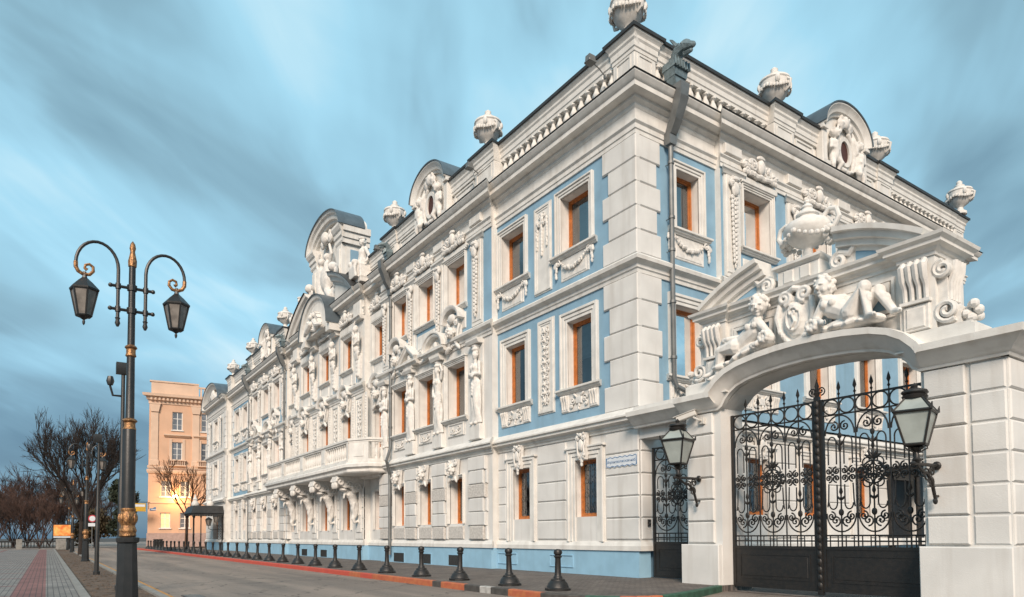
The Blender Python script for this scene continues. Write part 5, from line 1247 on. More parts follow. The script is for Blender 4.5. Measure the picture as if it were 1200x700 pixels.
for (x, y, z, lb) in [(-.40, .15, 16.40, 'white roof urn on the building corner, topmost in the photo'), (-7.9, -.15, 16.40, 'white roof urn at the far end of the street side balustrade next to the corner'),
                      (-16.6, -.15, 16.40, 'white roof urn between the round topped dormer and the tall attic'), (-35.5, -.15, 16.4, 'white roof urn just beyond the tall arched attic, before the far dormer'), (-44.85, -.15, 16.4, 'white roof urn beyond the far dormer, above the farther downpipe'),
                      (-53.1, .05, 16.4, 'white roof urn farthest along the street side, by the arched end pavilion'), (-.06, 7.1, 16.40, 'white roof urn on the gate side of the roof, before its round dormer'), (-.06, 14.05, 16.40, 'white roof urn just behind the round dormer on the gate side of the roof'), (.15, 21.4, 16.40, 'white roof urn at the far rear end of the roof above the gate side')]:
    o = link('urn', UM, None, (x, y, z), 0, (.92, .92, 1.2)); tag(o, lb, 'urn', 'urns along the roof parapet')
def seated():
    m = MB(); rnd = random.Random(9); hip = Vector((0, -.1, .75)); ch = Vector((.05, -.1, 1.45))
    m.cap([hip, (.02, -.1, 1.1), ch], [.3, .24, .28], 9); m.cap([ch, (.08, -.14, 1.8)], [.12, .1], 7); hd = Vector((.1, -.18, 1.98)); m.ell(hd, (.18, .19, .22), 10, 8); face(m, hd, .19, Vector((.5, -1, 0))); curls(m, hd, .2, rnd, 30)
    m.ell(hd+Vector((0, 0, .2)), (.24, .24, .1), 9, 5)
    for s in (-1, 1): m.cap([hip+Vector((s*.16, -.05, 0)), (s*.25, -.7, .72), (s*.2, -.66, .1)], [.22, .17, .11], 8)
    for k in range(8): m.tube([(-.3+.09*k, -.6, .85), (-.35+.1*k, -.72, .4), (-.38+.11*k, -.66, -.1)], [.09, .08, .1], 6)
    for k in range(5): m.tube([(.35, .05-.1*k, 1.0), (.5, -.05-.1*k, .4), (.55, -.05-.1*k, -.1)], .1, 6)
    m.cap([ch+Vector((-.3, 0, .14)), (-.5, -.15, 1.05), (-.3, -.5, .9)], [.12, .1, .07], 7); m.cap([ch+Vector((.3, 0, .14)), (.62, 0, 1.1), (.7, -.2, .75)], [.12, .1, .07], 7)
    hand(m, (-.3, -.5, .9), (.3, -1, -.1), (1, 0, 0), .13); hand(m, (.7, -.2, .75), (0, -.6, -.6), (1, 0, 0), .13)
    m.box(-.55, .6, -.35, .62, -.25, .5)
    return sculpt(m, 'statue', ORN, .035, 1)
SE = seated()
for x, lb in ((-20.6, 'white seated draped woman statue on the roof right of the tall arched attic'), (-31.6, 'white seated draped woman statue on the roof left of the tall arched attic')):
    tag(link('statue', SE, None, (x, -.1, 15.35 if x > -25 else 15.3)), lb, 'statue', 'seated statues beside the attic')
# ------------------------------------------------------------------ wrought iron gates
def bar(m, a, z0, z1, o=0, r=.018): m.tube([P3(a, z0, o), P3(a, z1, o)], r, 5)
def cs(m, a, z, r, hand, up, tr=.0165, o=0):
    """one C-scroll whose open end curls at (a,z)"""
    m.tube(spiral(a, z, r, r*.18, PI/2*up, 1.35, o, 18, hand), [tr*1.15]*12+[tr]*7, 5)
    e = spiral(a, z, r, r*.18, PI/2*up, 1.35, o, 18, hand)[-1]; m.ell(e, tr*1.9, 6, 4)
def spear(m, a, z0, z1, o=0):
    bar(m, a, z0, z1-.26, o, .015); m.lathe([(.016, -.3), (.035, -.27), (.016, -.24), (.016, -.2), (.045, -.14), (.03, -.07), (0, .02)], P3(a, z1, o), 6)
def arcbar(m, ca, cz, ra, rz, t0, t1, r=.018, o=0, n=14): m.tube([P3(x, z, o) for x, z in arcpts(ca, cz, ra, rz, t0, t1, n)], r, 5)
def leaf_scrolls(w, zb, zt, nb, medal=True):
    """scrollwork of one gate leaf, a from 0 to w; zb = top of the solid panel, zt = top rail"""
    m = MB(); b = w/nb
    for z in (zt, zt-.36, zb+.12, zb+.24): m.tube([P3(0, z, 0), P3(w, z, 0)], .018, 5)
    for i in range(nb):
        c = (i+.5)*b; m.tube([P3(c+.165*math.cos(t*PI/10), zt-.18+.165*math.sin(t*PI/10), 0) for t in range(21)], .018, 5)
    for i in range(2*nb): bar(m, (i+.5)*b/2, zb, zb+.24, 0, .014)
    zm = (zb+zt)/2-.05
    for i in range(nb+1):
        a = i*b
        if 0 < i < nb: bar(m, a, zb, zt, 0, .018)
        if i % 2 == 0:      # fans below the rings, and the swags above the grid
            if i+2 <= nb:
                arcbar(m, a+b, zt-.80, b*.92, .42, 0, PI); arcbar(m, a+b, zb+.72, b*.92, .40, PI, 2*PI)
                for s in (-1, 1):
                    cs(m, a+b+s*.12, zt-.62, .11, s, 1); cs(m, a+b+s*.13, zb+.56, .12, -s, -1); cs(m, a+b+s*(b*.62), zb+.66, .10, s, 1)
                    # lyre shaped bars
                    x = a+b+s*b*.5
                    m.tube([P3(a+b+s*b*.86, zb+.86, 0), P3(a+b+s*b*.80, zb+1.0, 0), P3(a+b+s*b*.76, zm-.2, 0)], .016, 5)
                    arcbar(m, a+b+s*b*.5, zt-.98, b*.26, .14, 0, PI, .016); bar(m, a+b+s*b*.24, zm+.22, zt-.98, 0, .016); bar(m, a+b+s*b*.76, zm+.22, zt-.98, 0, .016)
                    bar(m, a+b+s*b*.24, zb+.95, zm-.22, 0, .016); arcbar(m, a+b+s*b*.5, zb+.95, b*.26, .14, PI, 2*PI, .016)
                m.ell(P3(a+b, zt-.82, 0), (.05, .04, .07), 7, 5); m.ell(P3(a+b, zb+.74, 0), (.06, .045, .08), 7, 5)
                m.lathe([(.012, -.2), (.04, -.12), (.02, 0), (.03, .06), (.012, .1)], P3(a+b, zt-1.0, 0), 6); spear(m, a+b, zb+.8, zb+1.32)
                leaf(m, a+b, zt-1.05, .0, .16, .05, .9); leaf(m, a+b, zt-1.05, .0, .16, .05, PI-.9); leaf(m, a+b, zb+1.0, .0, .14, .05, .8); leaf(m, a+b, zb+1.0, .0, .14, .05, PI-.8)
        # the band of scrolls across the middle
        if i < nb:
            c = a+b/2
            for s in (-1, 1):
                for u in (-1, 1): cs(m, c+s*b*.24, zm+u*.085, .085, s*u, u)
            m.tube([P3(c-b*.06, zm, 0), P3(c+b*.06, zm, 0)], .03, 6)
    if medal:
        c = w/2
        m.tube([P3(c+.24*math.cos(t*PI/12), zm+.24*math.sin(t*PI/12), .01) for t in range(25)], .02, 5)
        for k in range(6): an = k*PI/3; m.tube([P3(c+.24*math.cos(an)+.10*math.cos(t*PI/6), zm+.24*math.sin(an)+.10*math.sin(t*PI/6), .01) for t in range(13)], .016, 5)
        m.tube(spiral(c, zm+.03, .14, .04, PI/2, 1.4, .02, 16), .016, 5); m.tube([P3(c-.05, zm+.13, .02), P3(c-.04, zm-.14, .02)], .016, 5); m.tube(spiral(c+.02, zm-.06, .08, .03, PI/2, 1.1, .02, 12, -1), .018, 5)
        for k in range(5): leaf(m, c, zm+.28, .01, .2, .06, PI/2+(k-2)*.55)
    return m
def gate_leaf(parent, a0, a1, o, zb, zp, zt, mirror=False, nb=6, medal=True):
    w = a1-a0; m = MB(); loc = P3(a0, 0, o)
    m.box(0, .07, zb, zt+.02, -.035, .035); m.box(w-.07, w, zb, zt+.02, -.035, .035); m.box(.07, w-.07, zb, zb+.09, -.03, .03); m.box(.07, w-.07, zp-.07, zp, -.032, .032); m.box(.07, w-.07, zt-.025, zt+.015, -.02, .02)
    f = link('gate_leaf', m.mesh('gate_leaf', IRON, 0), parent, Vector(loc)-parent.location)
    m = MB(); m.box(.07, w-.07, zb+.09, zp-.07, -.012, .016); ring(m, .22, w-.22, zb+.24, zp-.22, .03, .012, .028); m.cbox(.25, w-.25, zb+.27, zp-.25, .0, .024, .016); m.build('kick_panel', IRON, f, smooth=0)
    k = leaf_scrolls(w-.14, zp, zt, nb, medal); link('scrollwork', k.mesh('scrollwork', IRON), f, (.07, 0, 0))
    sm = MB(); spear(sm, 0, 0, .36); sp = sm.mesh('spear_finial', IRON)
    for i in range(1, nb): link('spear_finial', sp, f, (.07+(w-.14)*i/nb, 0, zt))
    return f
cg = thing('carriage_gate', 'tall black wrought iron double gate with rings and spear tips under the arch', 'gate', (5.62, -.1, -.15))
gate_leaf(cg, 3.31, 5.56, .1, -.03, .97, 4.2); gate_leaf(cg, 5.68, 7.95, .1, -.03, .97, 4.2)
m = MB(); m.box(5.56, 5.68, -.1, 4.3, .08, .17)
for i in range(24): m.ell(P3(5.62, .1+.175*i, .17), (.055, .04, .085), 6, 5)
m.lathe([(.04, 0), (.07, .08), (.03, .14), (.05, .24), (.03, .3), (0, .42)], P3(5.62, 4.3, .12), 8)
for s in (-1, 1): cs(m, 5.62+s*.10, 4.42, .1, s, -1, .014, .12)
m.build('meeting_post', IRON, cg, -cg.location)
wg = thing('wicket_gate', 'narrow black wrought iron pedestrian gate between the mansion corner and the white pier', 'gate', (1.05, .42, 0))
gate_leaf(wg, .12, 1.98, -.42, .02, 1.05, 3.78, False, 4, True)

# ------------------------------------------------------------------ lamps
def lantern(m, g, c, w0, w1, h, n, rot=0):
    """glazed lantern: n sides, half width w0 at the bottom and w1 at the top; m gets the iron, g the glass"""
    c = Vector(c); P = lambda r, z, k: c+Vector((r*math.cos(rot+2*PI*k/n), r*math.sin(rot+2*PI*k/n), z))
    for k in range(n):
        g.add([P(w0*.97, .02, k), P(w0*.97, .02, k+1), P(w1*.97, h, k+1), P(w1*.97, h, k)], [(0, 1, 2, 3)])
        m.tube([P(w0, 0, k), P(w1, h, k)], .016 if n > 4 else .022, 5); m.tube([P(w1, h, k), P(w1, h, k+1)], .02 if n > 4 else .032, 5); m.tube([P(w0, 0, k), P(w0, 0, k+1)], .018 if n > 4 else .028, 5)
def wall_lantern(x, z, lb):
    t = thing('wall_lantern', lb, 'lamp', (x, -.62, z), 0, 'lanterns on the gate piers'); t.scale = (.94, .97, .94)
    m = MB(); L = .78
    m.tube([P3(0, 0, -.05), P3(0, 0, L+.12)], .035, 8); m.ell(P3(0, 0, -.0), (.09, .05, .09), 8, 6); m.ell(P3(0, 0, L+.14), .05, 7, 5)
    m.tube([P3(0, -.02, L-.02), P3(0, -.14, L*.72), P3(0, -.17, L*.5), P3(0, -.30, L*.28), P3(0, -.55, .13), P3(0, -.66, .09)], [.03, .03, .032, .036, .034, .03], 7); m.ell(P3(0, -.70, .09), (.045, .045, .07), 7, 5); m.tube([P3(0, -.6, .1), P3(0, -.6, -.03)], .025, 6)
    for (zc, oc, r) in ((-.20, L*.52, .14), (-.34, L*.30, .12), (-.12, L*.25, .10)):
        m.tube([(0, -(oc+r*(1-.035*i)*math.cos(i*.5)), zc+r*(1-.035*i)*math.sin(i*.5)) for i in range(20)], .018, 5)
    for k in range(6): an = k*PI/3; m.tube([P3(0, -.30, L*.34), P3(0, -.30+.12*math.sin(an), L*.34+.12*math.cos(an))], .014, 4)
    m.lathe([(.05, 0), (.09, .05), (.05, .10), (.04, .2), (.08, .24), (.12, .28), (.06, .31)], P3(0, .02, L), 10)
    m.build('bracket', IRON, t)
    fr = MB(); gl = MB(); rot = PI/4+.25; c = (0, -L, .36)
    for k in range(4): an = rot+PI/2*k; fr.tube([(.02*math.cos(an), -L+.02*math.sin(an), .2), (.22*math.cos(an), -L+.22*math.sin(an), .30), (.20*math.cos(an), -L+.20*math.sin(an), .38)], .015, 5)
    lantern(fr, gl, c, .23, .43, .62, 4, rot)
    Rf = [(.46, .62), (.47, .66), (.30, .84), (.19, .92)]
    for k in range(4):
        q = [Vector((r*math.cos(rot+PI/2*kk), -L+r*math.sin(rot+PI/2*kk), .36+z)) for r, z in ((.44, .64), (.19, .90)) for kk in (k, k+1)]
        gl.add([q[0], q[1], q[3], q[2]], [(0, 1, 2, 3)]); fr.tube([q[0], q[2]], .022, 5)
        v = Vector((.45*math.cos(rot+PI/2*k), -L+.45*math.sin(rot+PI/2*k), .36+.63)); fr.tube([v, v+Vector((.03*math.cos(rot+PI/2*k), .03*math.sin(rot+PI/2*k), .12))], [.035, .008], 5)
    fr.lathe([(.21, .88), (.23, .93), (.20, .96), (.24, 1.0), (.22, 1.04), (.10, 1.08), (.05, 1.1), (.06, 1.14), (0, 1.2)], (0, -L, .36), 10)
    f = fr.build('lantern_frame', IRON, t); gl.build('lantern_glass', LGLASS, f, smooth=0)
    return t
wall_lantern(2.68, 2.66, 'black iron lantern with frosted glass on the left gate pier by the narrow gate')
wall_lantern(8.25, 2.50, 'large black iron lantern with frosted glass on a scroll bracket on the right gate pier')

def street_lamp(loc, lb, grp):
    t = thing('street_lamp', lb, 'street lamp', loc, 0, grp)
    m = MB(); m.lathe([(.225, 0), (.225, .06), (.195, .10), (.155, 1.12), (.15, 1.15), (.19, 1.17), (.195, 1.22), (.195, 1.25), (.14, 1.27)], seg=8, a0=PI/8); m.build('base', POLE, t, smooth=20)
    m = MB(); m.lathe([(.12, 1.27), (.14, 1.29), (.13, 1.33), (.145, 1.38), (.125, 1.43), (.115, 1.47), (.135, 1.52), (.14, 1.60), (.13, 1.68), (.115, 1.72), (.125, 1.75), (.12, 1.78)], seg=14)
    for k in range(7): an = 2*PI*k/7; m.ell((.128*math.cos(an), .128*math.sin(an), 1.60), (.04, .04, .09), 6, 5)
    m.build('gilt_ornament', GOLD, t)
    for z, r in ((3.28, .085), (4.62, .07)): m = MB(); m.lathe([(r, z-.09), (r*1.3, z-.07), (r*1.1, z-.02), (r*1.1, z+.05), (r*1.5, z+.08), (r*1.3, z+.11), (r*.9, z+.13)], seg=12); m.build('gilt_collar', GOLD, t)
    m = MB(); m.lathe([(.045, 6.18), (.07, 6.2), (.075, 6.3), (.05, 6.42), (.04, 6.48), (.055, 6.54), (.04, 6.62), (0, 6.68)], seg=10); m.build('gilt_finial', GOLD, t)
    m = MB(); m.lathe([(.11, 1.76), (.105, 3.2), (.075, 3.3), (.066, 4.55), (.062, 4.7), (.055, 6.2)], seg=14)
    for z in (5.38, 5.80):
        m.tube([(0, -.33, z), (0, .33, z)], .028, 7); m.ell((0, -.34, z), .04, 7, 5); m.ell((0, .34, z), .04, 7, 5); m.lathe([(.08, -.05), (.085, .05)], (0, 0, z), 10)
        for s in (-1, 1): m.lathe([(.045, -.05), (.045, .05)], (0, s*.22, z), 9)
    m.build('pole', POLE, t)
    for s in (-1, 1):
        m = MB(); pts = [(0, s*.22, 5.22), (0, s*.22, 6.1)]+[(0, s*(.22+.325*(1-math.cos(k*PI/14))), 6.1+.43*math.sin(k*PI/14)) for k in range(1, 15)]
        m.tube(pts, [.030]*3+[.028]*13, 8); m.lathe([(.02, -.16), (.045, -.1), (.03, -.04), (.045, 0)], (0, s*.22, 5.22), 8)
        a = m.build('arm', POLE, t)
        g = MB(); g.tube([(0, s*q, z) for q, z in ((.87, 6.11), (.868, 6.02), (.83, 5.945), (.75, 5.90), (.66, 5.915), (.605, 5.985), (.61, 6.06), (.665, 6.10), (.725, 6.075), (.735, 6.02), (.70, 5.99))], [.036, .036, .034, .032, .03, .028, .026, .025, .024, .024, .034], 7); g.build('gilt_scroll', GOLD, a)
        f = MB(); gl = MB(); y = s*.735; lantern(f, gl, (0, y, 5.16), .12, .215, .46, 6, .2)
        f.lathe([(.235, 5.61), (.24, 5.64), (.13, 5.76), (.045, 5.84), (.03, 5.9), (.028, 5.95)], (0, y, 0), 6, 0, .2); f.lathe([(0, 4.99), (.02, 5.02), (.025, 5.06), (.015, 5.09), (.06, 5.12), (.125, 5.16), (.125, 5.18)], (0, y, 0), 6, 0, .2)
        q = f.build('lantern', POLE, a, smooth=0); gl.build('lantern_glass', LGLASSB, q, smooth=0)
    return t
L0 = street_lamp((.15, -13.03, -.0), 'nearest tall dark street lamp with two curved arms and gilt bands on the planting strip', 'double armed street lamps')
for i, (x, y, lb) in enumerate([(-30.4, -12.45, 'second double armed street lamp, its lanterns in front of the large bare tree'), (-60.0, -12.3, 'third double armed street lamp along the strip, seen past the second one'), (-76, -12.25, 'farthest double armed street lamp at the end of the planting strip')]):
    c = copy_tree(L0); c.location = (x, y, -.05); c['label'] = lb
def camera_pole(loc, h, lb, head):
    t = thing('floodlight_pole', lb, 'pole', loc, 0, 'plain poles with floodlights')
    m = MB(); m.lathe([(.11, 0), (.11, .12), (.075, .14), (.07, h*.5), (.05, h*.52), (.045, h)], seg=10); m.build('pole', POLE, t)
    m = MB(); m.prism([(-.07, h-.05), (.07, h-.05), (.11, h+.12), (.08, h+.24), (-.08, h+.24), (-.11, h+.12)], -.09, .16); m.tube([P3(0, h-.6, 0), P3(0, h-.6, .22), P3(0, h-.3, .3)], .03, 6); m.lathe([(.06, -.1), (.09, 0), (.06, .12)], P3(.0, h-.25, .28), 8); m.build('floodlight', POLE, t)
camera_pole((-5.3, -12.72, -.05), 5.45, 'plain dark floodlight pole standing just behind the nearest street lamp', 0)
camera_pole((-14.0, -12.76, -.05), 4.75, 'thin plain dark pole with a small floodlight, between the first and second street lamps', 0)

# ------------------------------------------------------------------ bollards along the kerb
def bollard_mesh():
    m = MB(); m.lathe([(.30, -.0), (.30, .05), (.26, .07), (.22, .17), (.17, .22), (.165, .25), (.11, .28), (.10, .31), (.085, .33), (.075, .36), (.065, .72), (.07, .74), (.09, .75), (.095, .77), (.075, .79), (.07, .80), (.095, .83), (.10, .87), (.085, .91), (.05, .935), (0, .94)], seg=12); return m
ORD = ['nearest the gate', 'second', 'third', 'fourth', 'fifth', 'sixth', 'seventh', 'eighth', 'ninth', 'tenth', 'eleventh', 'twelfth', 'thirteenth', 'fourteenth', 'fifteenth', 'sixteenth', 'seventeenth', 'eighteenth', 'nineteenth', 'twentieth', 'twenty first', 'twenty second', 'twenty third', 'twenty fourth', 'twenty fifth', 'twenty sixth', 'twenty seventh', 'twenty eighth', 'twenty ninth', 'thirtieth', 'thirty first', 'thirty second']
bx = [1.95, .0, -2.5, -4.85, -7.45, -9.95, -12.5]+[-14.95-2.45*i for i in range(25)]
bm_ = bollard_mesh().mesh('bollard', IRON, 30)
for i, x in enumerate(bx):
    o = link('bollard', bm_, None, (x, -4.62, 0), .3*i); o.rotation_euler.x = R(1.3*math.sin(i*2.3)); o.rotation_euler.y = R(1.1*math.sin(i*3.7+1))
    tag(o, 'black cast iron bollard standing nearest the gate at the end of the kerb row' if i == 0 else 'black cast iron bollard, %s from the gate in the kerb row' % ORD[i], 'bollard', 'bollards along the kerb')

# ------------------------------------------------------------------ small fittings on the facade
def floodlight(x, lb):
    t = thing('floodlight', lb, 'floodlight', (x, -.15, 15.5), 0, 'floodlights on the parapet'); t.scale = (.75, .75, .75)
    m = MB(); m.tube([P3(0, 0, .0), P3(0, .22, .35), P3(0, .35, .75)], .025, 6); m.ell(P3(0, 0, .02), (.1, .06, .1), 8, 5); m.build('arm', ZINC, t)
    m = MB(); m.prism([(-.16, .28), (.16, .28), (.13, .56), (-.13, .56)], .68, .98); m.cbox(-.18, .18, .26, .34, .64, 1.02, .02); m.build('lamp_head', ZINC, t, smooth=0)
floodlight(-1.1, 'grey floodlight on a short arm on the roof parapet, close to the building corner'); floodlight(-8.3, 'grey floodlight on a short arm on the parapet below the second street side urn'); floodlight(-17.4, 'grey floodlight on a short arm on the parapet beside the roof statue')
t = thing('security_camera', 'small white security camera on a bracket under the cornice above the left gate lantern', 'camera', (2.62, -.62, 4.12))
m = MB(); m.tube([P3(.18, 0, -.05), P3(.18, .02, .12), P3(.05, .1, .16)], .025, 6); m.cbox(.10, .26, -.08, .08, -.06, .02, .01); m.build('bracket', CAMW, t)
m = MB(); v = [(-.42, -.30, .02), (.16, -.06, .15)]
d = Vector((.9, -.0, .22)).normalized(); 
m.cbox(-.36, .16, -.06, .07, -.07, .07, .015); m.cbox(-.42, .18, .07, .09, -.09, .09, .005); c = m.mesh('housing', CAMW, 0); o = link('housing', c, t, (-.05, -.16, .17)); o.rotation_euler = (0, R(-16), R(25))
sg = thing('name_sign', 'small pale blue enamel plate with dark blue lettering on the white wall by the corner', 'sign', (-.70, -.056, 3.46))
m = MB(); W, H = .66, .16
wav = [(-W+2*W*i/40, -H+.018*math.sin(i*.95)) for i in range(41)]; top = [(W-2*W*i/40, H+.018*math.sin(i*.95)) for i in range(41)]
m.prism(wav+top, 0, .018); m.build('plate', SIGNW, sg, smooth=0)
m = MB(); fr = [(x*.965, z*.83) for x, z in wav+top]; m.sweep(fr+[fr[0]], [(-.012, .016), (-.012, .022), (.008, .022), (.008, .016)]); m.build('border', SIGNB, sg, smooth=0)
def text(body, size, parent, loc, m, rz=0, shear=.25, name='lettering', ext=.002):
    cu = bpy.data.curves.new(name, 'FONT'); cu.body = body; cu.size = size; cu.align_x = 'CENTER'; cu.align_y = 'CENTER'; cu.shear = shear; cu.extrude = ext
    o = bpy.data.objects.new(name, cu); COL.objects.link(o); dg = bpy.context.evaluated_depsgraph_get(); me = bpy.data.meshes.new_from_object(o.evaluated_get(dg)); bpy.data.objects.remove(o)
    me.materials.clear(); me.materials.append(m)
    q = link(name, me, parent, loc); q.rotation_euler = (PI/2, 0, rz); return q
text('Верхневолжская наб.', .118, sg, (0, -.021, 0), SIGNB)
box_ = thing('intercom', 'small dark intercom box on the return of the wall beside the narrow gate', 'intercom', (.06, .28, 1.6)); m = MB(); m.cbox(-.05, .05, -.1, .1, 0, .05, .01); m.build('housing', IRON, box_, rz=PI/2, smooth=0)
m = MB(); m.cbox(-.02, .02, -.02, .02, .05, .056, .004); m.build('button', ZINC, box_, rz=PI/2, smooth=0)
m = MB(); m.tube([P3(-16.5+0, 0, 0), P3(-16.5, 0, 0)], .01, 4)

# ------------------------------------------------------------------ entrance canopy at the far end
cn = thing('entrance_canopy', 'black entrance canopy on thin iron columns at the far end of the mansion', 'canopy', (-55.6, -2.3, 0))
def cpart(mb, name, m, smooth=0): return mb.build(name, m, cn, -cn.location, 0, smooth)
m = MB(); m.box(-57.6, -53.6, 3.35, 3.5, .55, 3.3); v = [(-57.7, .5, 3.5), (-53.5, .5, 3.5), (-53.5, 3.4, 3.5), (-57.7, 3.4, 3.5), (-57.2, .5, 4.2), (-54.0, .5, 4.2), (-54.0, 3.1, 4.2), (-57.2, 3.1, 4.2)]
m.add([P3(a, z, o) for a, o, z in v], [(0, 1, 5, 4), (1, 2, 6, 5), (2, 3, 7, 6), (3, 0, 4, 7), (4, 5, 6, 7), (0, 1, 2, 3)])
for k in range(12): m.box(-53.62, -53.56, 3.2, 3.36, .7+.22*k, .86+.22*k)
cpart(m, 'roof', ROOFM)
col = MB(); col.lathe([(.13, 0), (.13, .3), (.09, .34), (.06, .5), (.05, 1.5), (.07, 1.53), (.05, 1.57), (.045, 3.05), (.09, 3.15), (.12, 3.35)], seg=10); cm = col.mesh('column', IRON, 35)
for a, o in ((-53.8, 3.15), (-57.4, 3.15), (-53.8, 2.5), (-57.4, 2.5)): link('column', cm, cn, Vector(P3(a, 0, o))-cn.location)
m = MB(); m.box(-53.85, -53.75, 0, 3.35, .56, .7)
for k in range(5): m.tube([P3(-53.8, 1.2+.25*k+.2*math.sin(t*.5), .9+.16*math.cos(t*.5)+.0*k) for t in range(14)], .02, 4)
cpart(m, 'side_screen', IRON)
fin = MB(); fin.lathe([(.30, 0), (.34, .1), (.3, .3), (.16, .5), (.2, .62), (.1, .8), (.04, 1.05), (0, 1.1)], seg=10); fm = fin.mesh('finial', ORN, 35)
for o in (2.9, 1.6): link('finial', fm, cn, Vector(P3(-54.5, 4.18, o))-cn.location)
for i, (o, z) in enumerate(((1.9, 2.35), (1.25, 2.65))):
    t = thing('wall_lantern', ['dark glass lantern on an iron bracket hanging outermost under the far entrance canopy', 'dark glass lantern on an iron bracket nearer the wall under the far entrance canopy'][i], 'lamp', P3(-53.45, z, o), 0, 'lanterns under the canopy')
    f = MB(); g_ = MB(); lantern(f, g_, (0, 0, 0), .16, .30, .52, 6, .1); f.lathe([(.33, .52), (.2, .66), (.05, .74), (0, .8)], seg=6, a0=.1); f.tube([(0, 0, -.02), (0, 0, -.3), (0, .3, -.42), (0, o-.6, -.35)], .03, 6); q = f.build('lantern_frame', IRON, t, smooth=0); g_.build('lantern_glass', LGLASSB, q, smooth=0)
bn = thing('litter_bin', 'dark square litter bin beyond the canopy at the kerb', 'bin', (-68, -4.3, 0)); m = MB(); m.cbox(-.4, .4, 0, 1.0, -.4, .4, .04); m.build('body', IRON, bn, smooth=0); m = MB(); m.cbox(-.45, .45, 1.0, 1.08, -.45, .45, .03); m.build('lid', IRON, bn, smooth=0)

